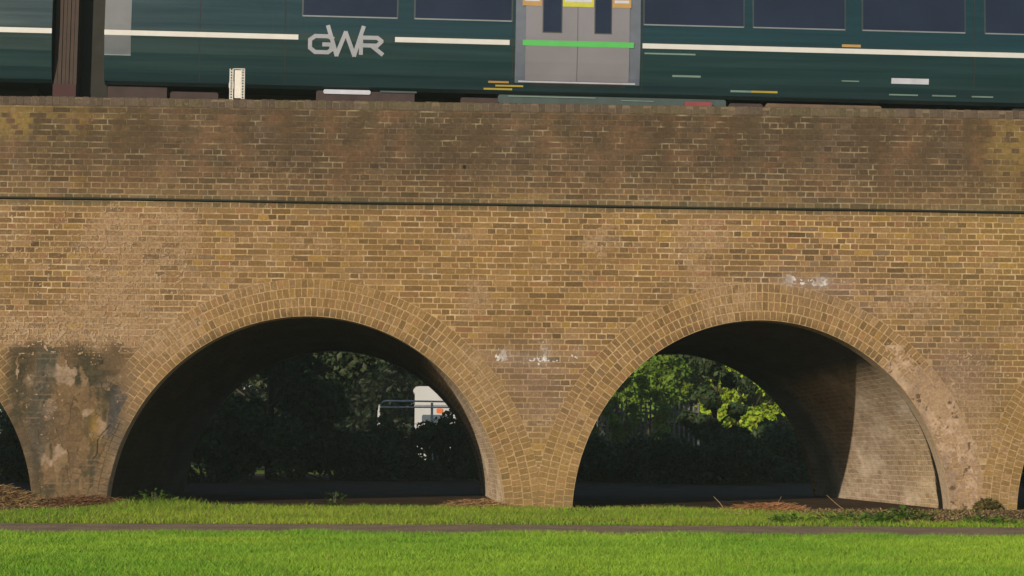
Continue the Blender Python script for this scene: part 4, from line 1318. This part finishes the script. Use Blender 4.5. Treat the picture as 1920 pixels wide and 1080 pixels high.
M_GALV = simple("galvanised_steel", (0.11, 0.12, 0.12), 0.5, metal=0.3, var=0.3)
def fence(name, x0, x1, y, h, step, label, palew, rails, curved=False):
    f = tag(empty(name, (x0, y, 0)), label, "fence")
    L = x1 - x0
    mb = MB()
    for z in rails:
        if curved and z == rails[0]:
            mb.tube([(0, 0, h - 0.35), (0.02, 0, h - 0.14), (0.14, 0, h - 0.02), (0.26, 0, h), (L, 0, h - 0.02)], 0.028, 8)
        else:
            mb.tube([(0, 0, z), (L, 0, z)], 0.022, 8)
    mb.build("rail", M_GALV, f)
    x = 0.0
    mb = MB(); k = 0
    while x < L:
        hh = h - (0.30 if curved and x < 0.1 else 0.03)
        if palew > 0:
            mb.prism([(x - palew / 2, 0.05), (x + palew / 2, 0.05), (x + palew / 2, hh - 0.06), (x, hh), (x - palew / 2, hh - 0.06)], -0.035, -0.024)
        x += step
    if palew > 0: mb.build("palisade", M_GALV, f)
    for xp in ((0, L) if L < 3.2 else (0, L / 2, L)):
        mb = MB(); mb.box(xp - 0.04, xp + 0.04, 0.025, 0.09, 0, h - (0.30 if curved and xp == 0 else 0.05)); mb.build("post", M_GALV, f)
    return f
M_GALV2 = M_GALV
M_GALV = simple("bright_galvanised_steel", (0.52, 0.55, 0.56), 0.45, metal=0.0, var=0.3)
fence("metal_gate", -1.10, 2.3, 40.0, 2.36, 9.0, "grey tubular gate with a rounded top corner in front of the white van", 0.0, (2.36, 2.16, 1.2, 0.3), True)
M_GALV = M_GALV2
fence("palisade_fence", 5.0, 9.2, 40.0, 2.40, 0.155, "pale palisade fence among saplings seen through the right wide arch", 0.062, (2.05, 0.5))


# trees, shrubs: leaf sized faces in clumps around limbs
def leaves(clumps, n, size, base, seed, squash=0.75, varb=0.6):
    q = np.random.default_rng(seed)
    cl = np.array(clumps, float)
    vol = cl[:, 3] ** 2
    idx = q.choice(len(cl), n, p=vol / vol.sum())
    d = q.normal(size=(n, 3)); d /= np.linalg.norm(d, axis=1)[:, None]
    r = (0.35 + 0.65 * q.random(n) ** 0.6) * (0.8 + 0.35 * q.random(n))
    P = cl[idx, :3] + d * (r * cl[idx, 3])[:, None] * np.array([1, 1, squash])
    nrm = d * 0.6 + q.normal(size=(n, 3)) * 0.6 + np.array([0, 0, 0.35]); nrm /= np.linalg.norm(nrm, axis=1)[:, None]
    t = np.cross(nrm, q.normal(size=(n, 3))); t /= np.linalg.norm(t, axis=1)[:, None]
    bt = np.cross(nrm, t)
    s = size * (0.6 + 0.8 * q.random(n))
    A = P - t * s[:, None] * 0.5; B = P + bt * s[:, None] * 0.3 + nrm * s[:, None] * 0.06; C_ = P + t * s[:, None] * 0.5; D = P - bt * s[:, None] * 0.3 + nrm * s[:, None] * 0.06
    V = np.stack([A, B, C_, D], 1)
    V[:, :, 2] = np.maximum(V[:, :, 2], 0.02)
    tone = q.random(len(cl)) * 0.5 + 0.75
    c = np.array(base)[None, :] * (tone[idx] * (1 - varb / 2 + varb * q.random(n)))[:, None]
    c[:, 0] *= 0.85 + 0.5 * q.random(n)
    return quads("crown", V.reshape(-1, 3), np.arange(4 * n).reshape(n, 4), np.repeat(c, 4, 0))


def tree(name, x, y, h, spread, zlow, nclump, n, size, base, label, cat, grp, seed, trunk_r=0.12, extra=()):
    q = random.Random(seed)
    o = tag(empty(name, (x, y, 0)), label, cat, grp)
    cl = []
    for k in range(nclump):
        a = q.random() * 6.283; f = (k + 0.5) / nclump
        z = zlow + (h - zlow) * f
        rad = spread * math.sin(math.pi * (0.18 + 0.74 * f)) * (0.25 + 0.75 * math.sqrt(q.random()))
        cl.append((math.cos(a) * rad, math.sin(a) * rad, z, spread * (0.26 + 0.22 * q.random())))
    cl += list(extra)
    link_mesh(leaves(cl, n, size, base, seed), "crown", M_LEAF, o)
    mb = MB()
    lean = q.uniform(-0.3, 0.3)
    top = h * 0.85
    mb.tube([(lean * (i / 5) ** 1.5, 0.1 * math.sin(i), -0.02 + top * i / 5) for i in range(6)], [trunk_r * (1 - 0.16 * i) for i in range(6)], 8)
    for c in cl[::2]:
        z0 = max(0.3, c[2] - spread * 0.6)
        mb.tube([(lean * (z0 / top) ** 1.5, 0, z0), (c[0] * 0.5, c[1] * 0.5, (z0 + c[2]) / 2 + 0.1), (c[0], c[1], c[2])], [trunk_r * 0.4, trunk_r * 0.25, trunk_r * 0.1], 5)
    mb.build("trunk", M_BARK, o, True)
    return o


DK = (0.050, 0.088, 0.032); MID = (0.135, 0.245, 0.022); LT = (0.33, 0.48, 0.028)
GT = "trees beyond the viaduct"
# in the viaduct's shade, seen through the left arch
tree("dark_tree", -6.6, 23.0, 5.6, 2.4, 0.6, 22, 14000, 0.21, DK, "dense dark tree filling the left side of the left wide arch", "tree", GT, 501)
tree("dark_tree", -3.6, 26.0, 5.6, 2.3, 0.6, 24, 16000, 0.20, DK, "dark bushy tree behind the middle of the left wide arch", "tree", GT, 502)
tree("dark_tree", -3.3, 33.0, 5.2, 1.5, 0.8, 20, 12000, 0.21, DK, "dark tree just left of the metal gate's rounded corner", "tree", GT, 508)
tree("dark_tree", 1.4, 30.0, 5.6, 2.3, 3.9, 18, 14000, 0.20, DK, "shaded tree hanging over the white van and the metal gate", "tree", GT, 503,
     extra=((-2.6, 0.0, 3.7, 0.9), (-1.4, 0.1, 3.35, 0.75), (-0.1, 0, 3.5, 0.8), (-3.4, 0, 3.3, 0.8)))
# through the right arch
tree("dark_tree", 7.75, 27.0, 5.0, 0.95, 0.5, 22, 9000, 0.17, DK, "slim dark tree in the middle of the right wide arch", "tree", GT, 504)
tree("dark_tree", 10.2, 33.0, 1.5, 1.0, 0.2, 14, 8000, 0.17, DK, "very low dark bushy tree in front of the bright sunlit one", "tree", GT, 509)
tree("leafy_tree", 8.8, 50.0, 8.5, 2.4, 2.4, 26, 15000, 0.20, MID, "mid green tree rising behind the palisade fence", "tree", GT, 505)
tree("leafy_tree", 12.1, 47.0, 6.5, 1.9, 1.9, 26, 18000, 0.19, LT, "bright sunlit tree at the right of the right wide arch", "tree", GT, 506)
# a belt behind everything
for k, (x, y, h, lab) in enumerate(((-13, 60, 11, "tall tree far behind the leftmost arch"), (-7.5, 62, 12, "broad tree far behind the dense dark one"),
                                    (-2.0, 64, 11, "tree standing far behind the white van, left of it"), (4.5, 61, 12, "tree standing far behind the centre pier"),
                                    (9.0, 66, 12, "tallest tree, far behind the palisade fence"), (14.5, 62, 11, "tree far behind the bright sunlit one"),
                                    (21.0, 60, 11, "tree far behind the narrow right pier"),
                                    (-4.8, 56, 7, "lower dark tree at the back, between the broad one and the van"), (0.4, 57, 7, "lower dark tree right behind the white van"),
                                    (6.6, 57, 7, "lower dark tree at the back, behind the left end of the palisade fence"), (11.6, 58, 7, "lower dark tree at the back, behind the bright sunlit tree"))):
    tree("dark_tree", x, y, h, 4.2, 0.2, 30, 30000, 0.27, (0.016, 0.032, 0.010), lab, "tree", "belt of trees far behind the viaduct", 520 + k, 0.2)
# shrubs in shade
GS = "shrubs in the viaduct's shade"
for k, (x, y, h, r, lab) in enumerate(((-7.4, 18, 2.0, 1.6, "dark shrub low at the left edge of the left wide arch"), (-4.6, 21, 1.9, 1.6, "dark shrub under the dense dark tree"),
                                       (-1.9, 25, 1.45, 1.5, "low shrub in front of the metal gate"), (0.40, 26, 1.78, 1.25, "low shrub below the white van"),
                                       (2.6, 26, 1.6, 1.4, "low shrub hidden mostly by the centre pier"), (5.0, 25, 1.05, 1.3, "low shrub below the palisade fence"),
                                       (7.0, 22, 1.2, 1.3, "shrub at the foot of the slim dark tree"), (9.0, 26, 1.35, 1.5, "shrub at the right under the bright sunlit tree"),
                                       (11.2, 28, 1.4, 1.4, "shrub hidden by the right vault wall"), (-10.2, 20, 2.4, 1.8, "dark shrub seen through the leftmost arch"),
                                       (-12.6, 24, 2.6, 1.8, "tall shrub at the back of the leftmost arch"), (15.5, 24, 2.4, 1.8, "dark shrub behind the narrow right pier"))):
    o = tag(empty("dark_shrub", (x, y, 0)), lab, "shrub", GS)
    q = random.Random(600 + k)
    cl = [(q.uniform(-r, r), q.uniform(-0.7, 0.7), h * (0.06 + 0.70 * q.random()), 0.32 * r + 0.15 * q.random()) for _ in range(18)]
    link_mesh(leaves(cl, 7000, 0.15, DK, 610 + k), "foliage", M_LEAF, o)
    mb = MB()
    for c in cl[::2]: mb.tube([(c[0] * 0.2, c[1] * 0.2, -0.01), (c[0] * 0.7, c[1] * 0.7, c[2] * 0.6), (c[0], c[1], c[2])], [0.03, 0.02, 0.008], 5)
    mb.build("stem", M_BARK, o)
# saplings along the fence
for k, x in enumerate((5.75, 6.25, 6.75, 7.45, 7.9)):
    tree("sapling", x, 38.4 + 0.25 * (k % 3), 3.4 + 0.3 * (k % 2), 0.5, 0.9, 11, 900, 0.13, MID,
         ("slender sapling at the left end of the palisade fence", "second sapling from the left in front of the palisade fence",
          "middle sapling in front of the palisade fence", "fourth sapling, right of the middle one at the fence", "rightmost sapling beside the slim dark tree")[k],
         "sapling", "saplings along the palisade fence", 540 + k, 0.035)

# ------------------------------------------------------------------ thin haze, added to lift the dark tones
hz = MB().box(-430, 430, -320, 640, -1.0, 13.6)
hm = bpy.data.materials.new("haze_air"); hm.use_nodes = True
hn = hm.node_tree.nodes; hn.remove(hn["Principled BSDF"])
pv = hn.new("ShaderNodeVolumePrincipled")
pv.inputs["Color"].default_value = (0.82, 1.0, 0.88, 1)
pv.inputs["Density"].default_value = 0.0008
hm.node_tree.links.new(pv.outputs[0], hn["Material Output"].inputs["Volume"])
tag(hz.build("haze", hm), kind="stuff")
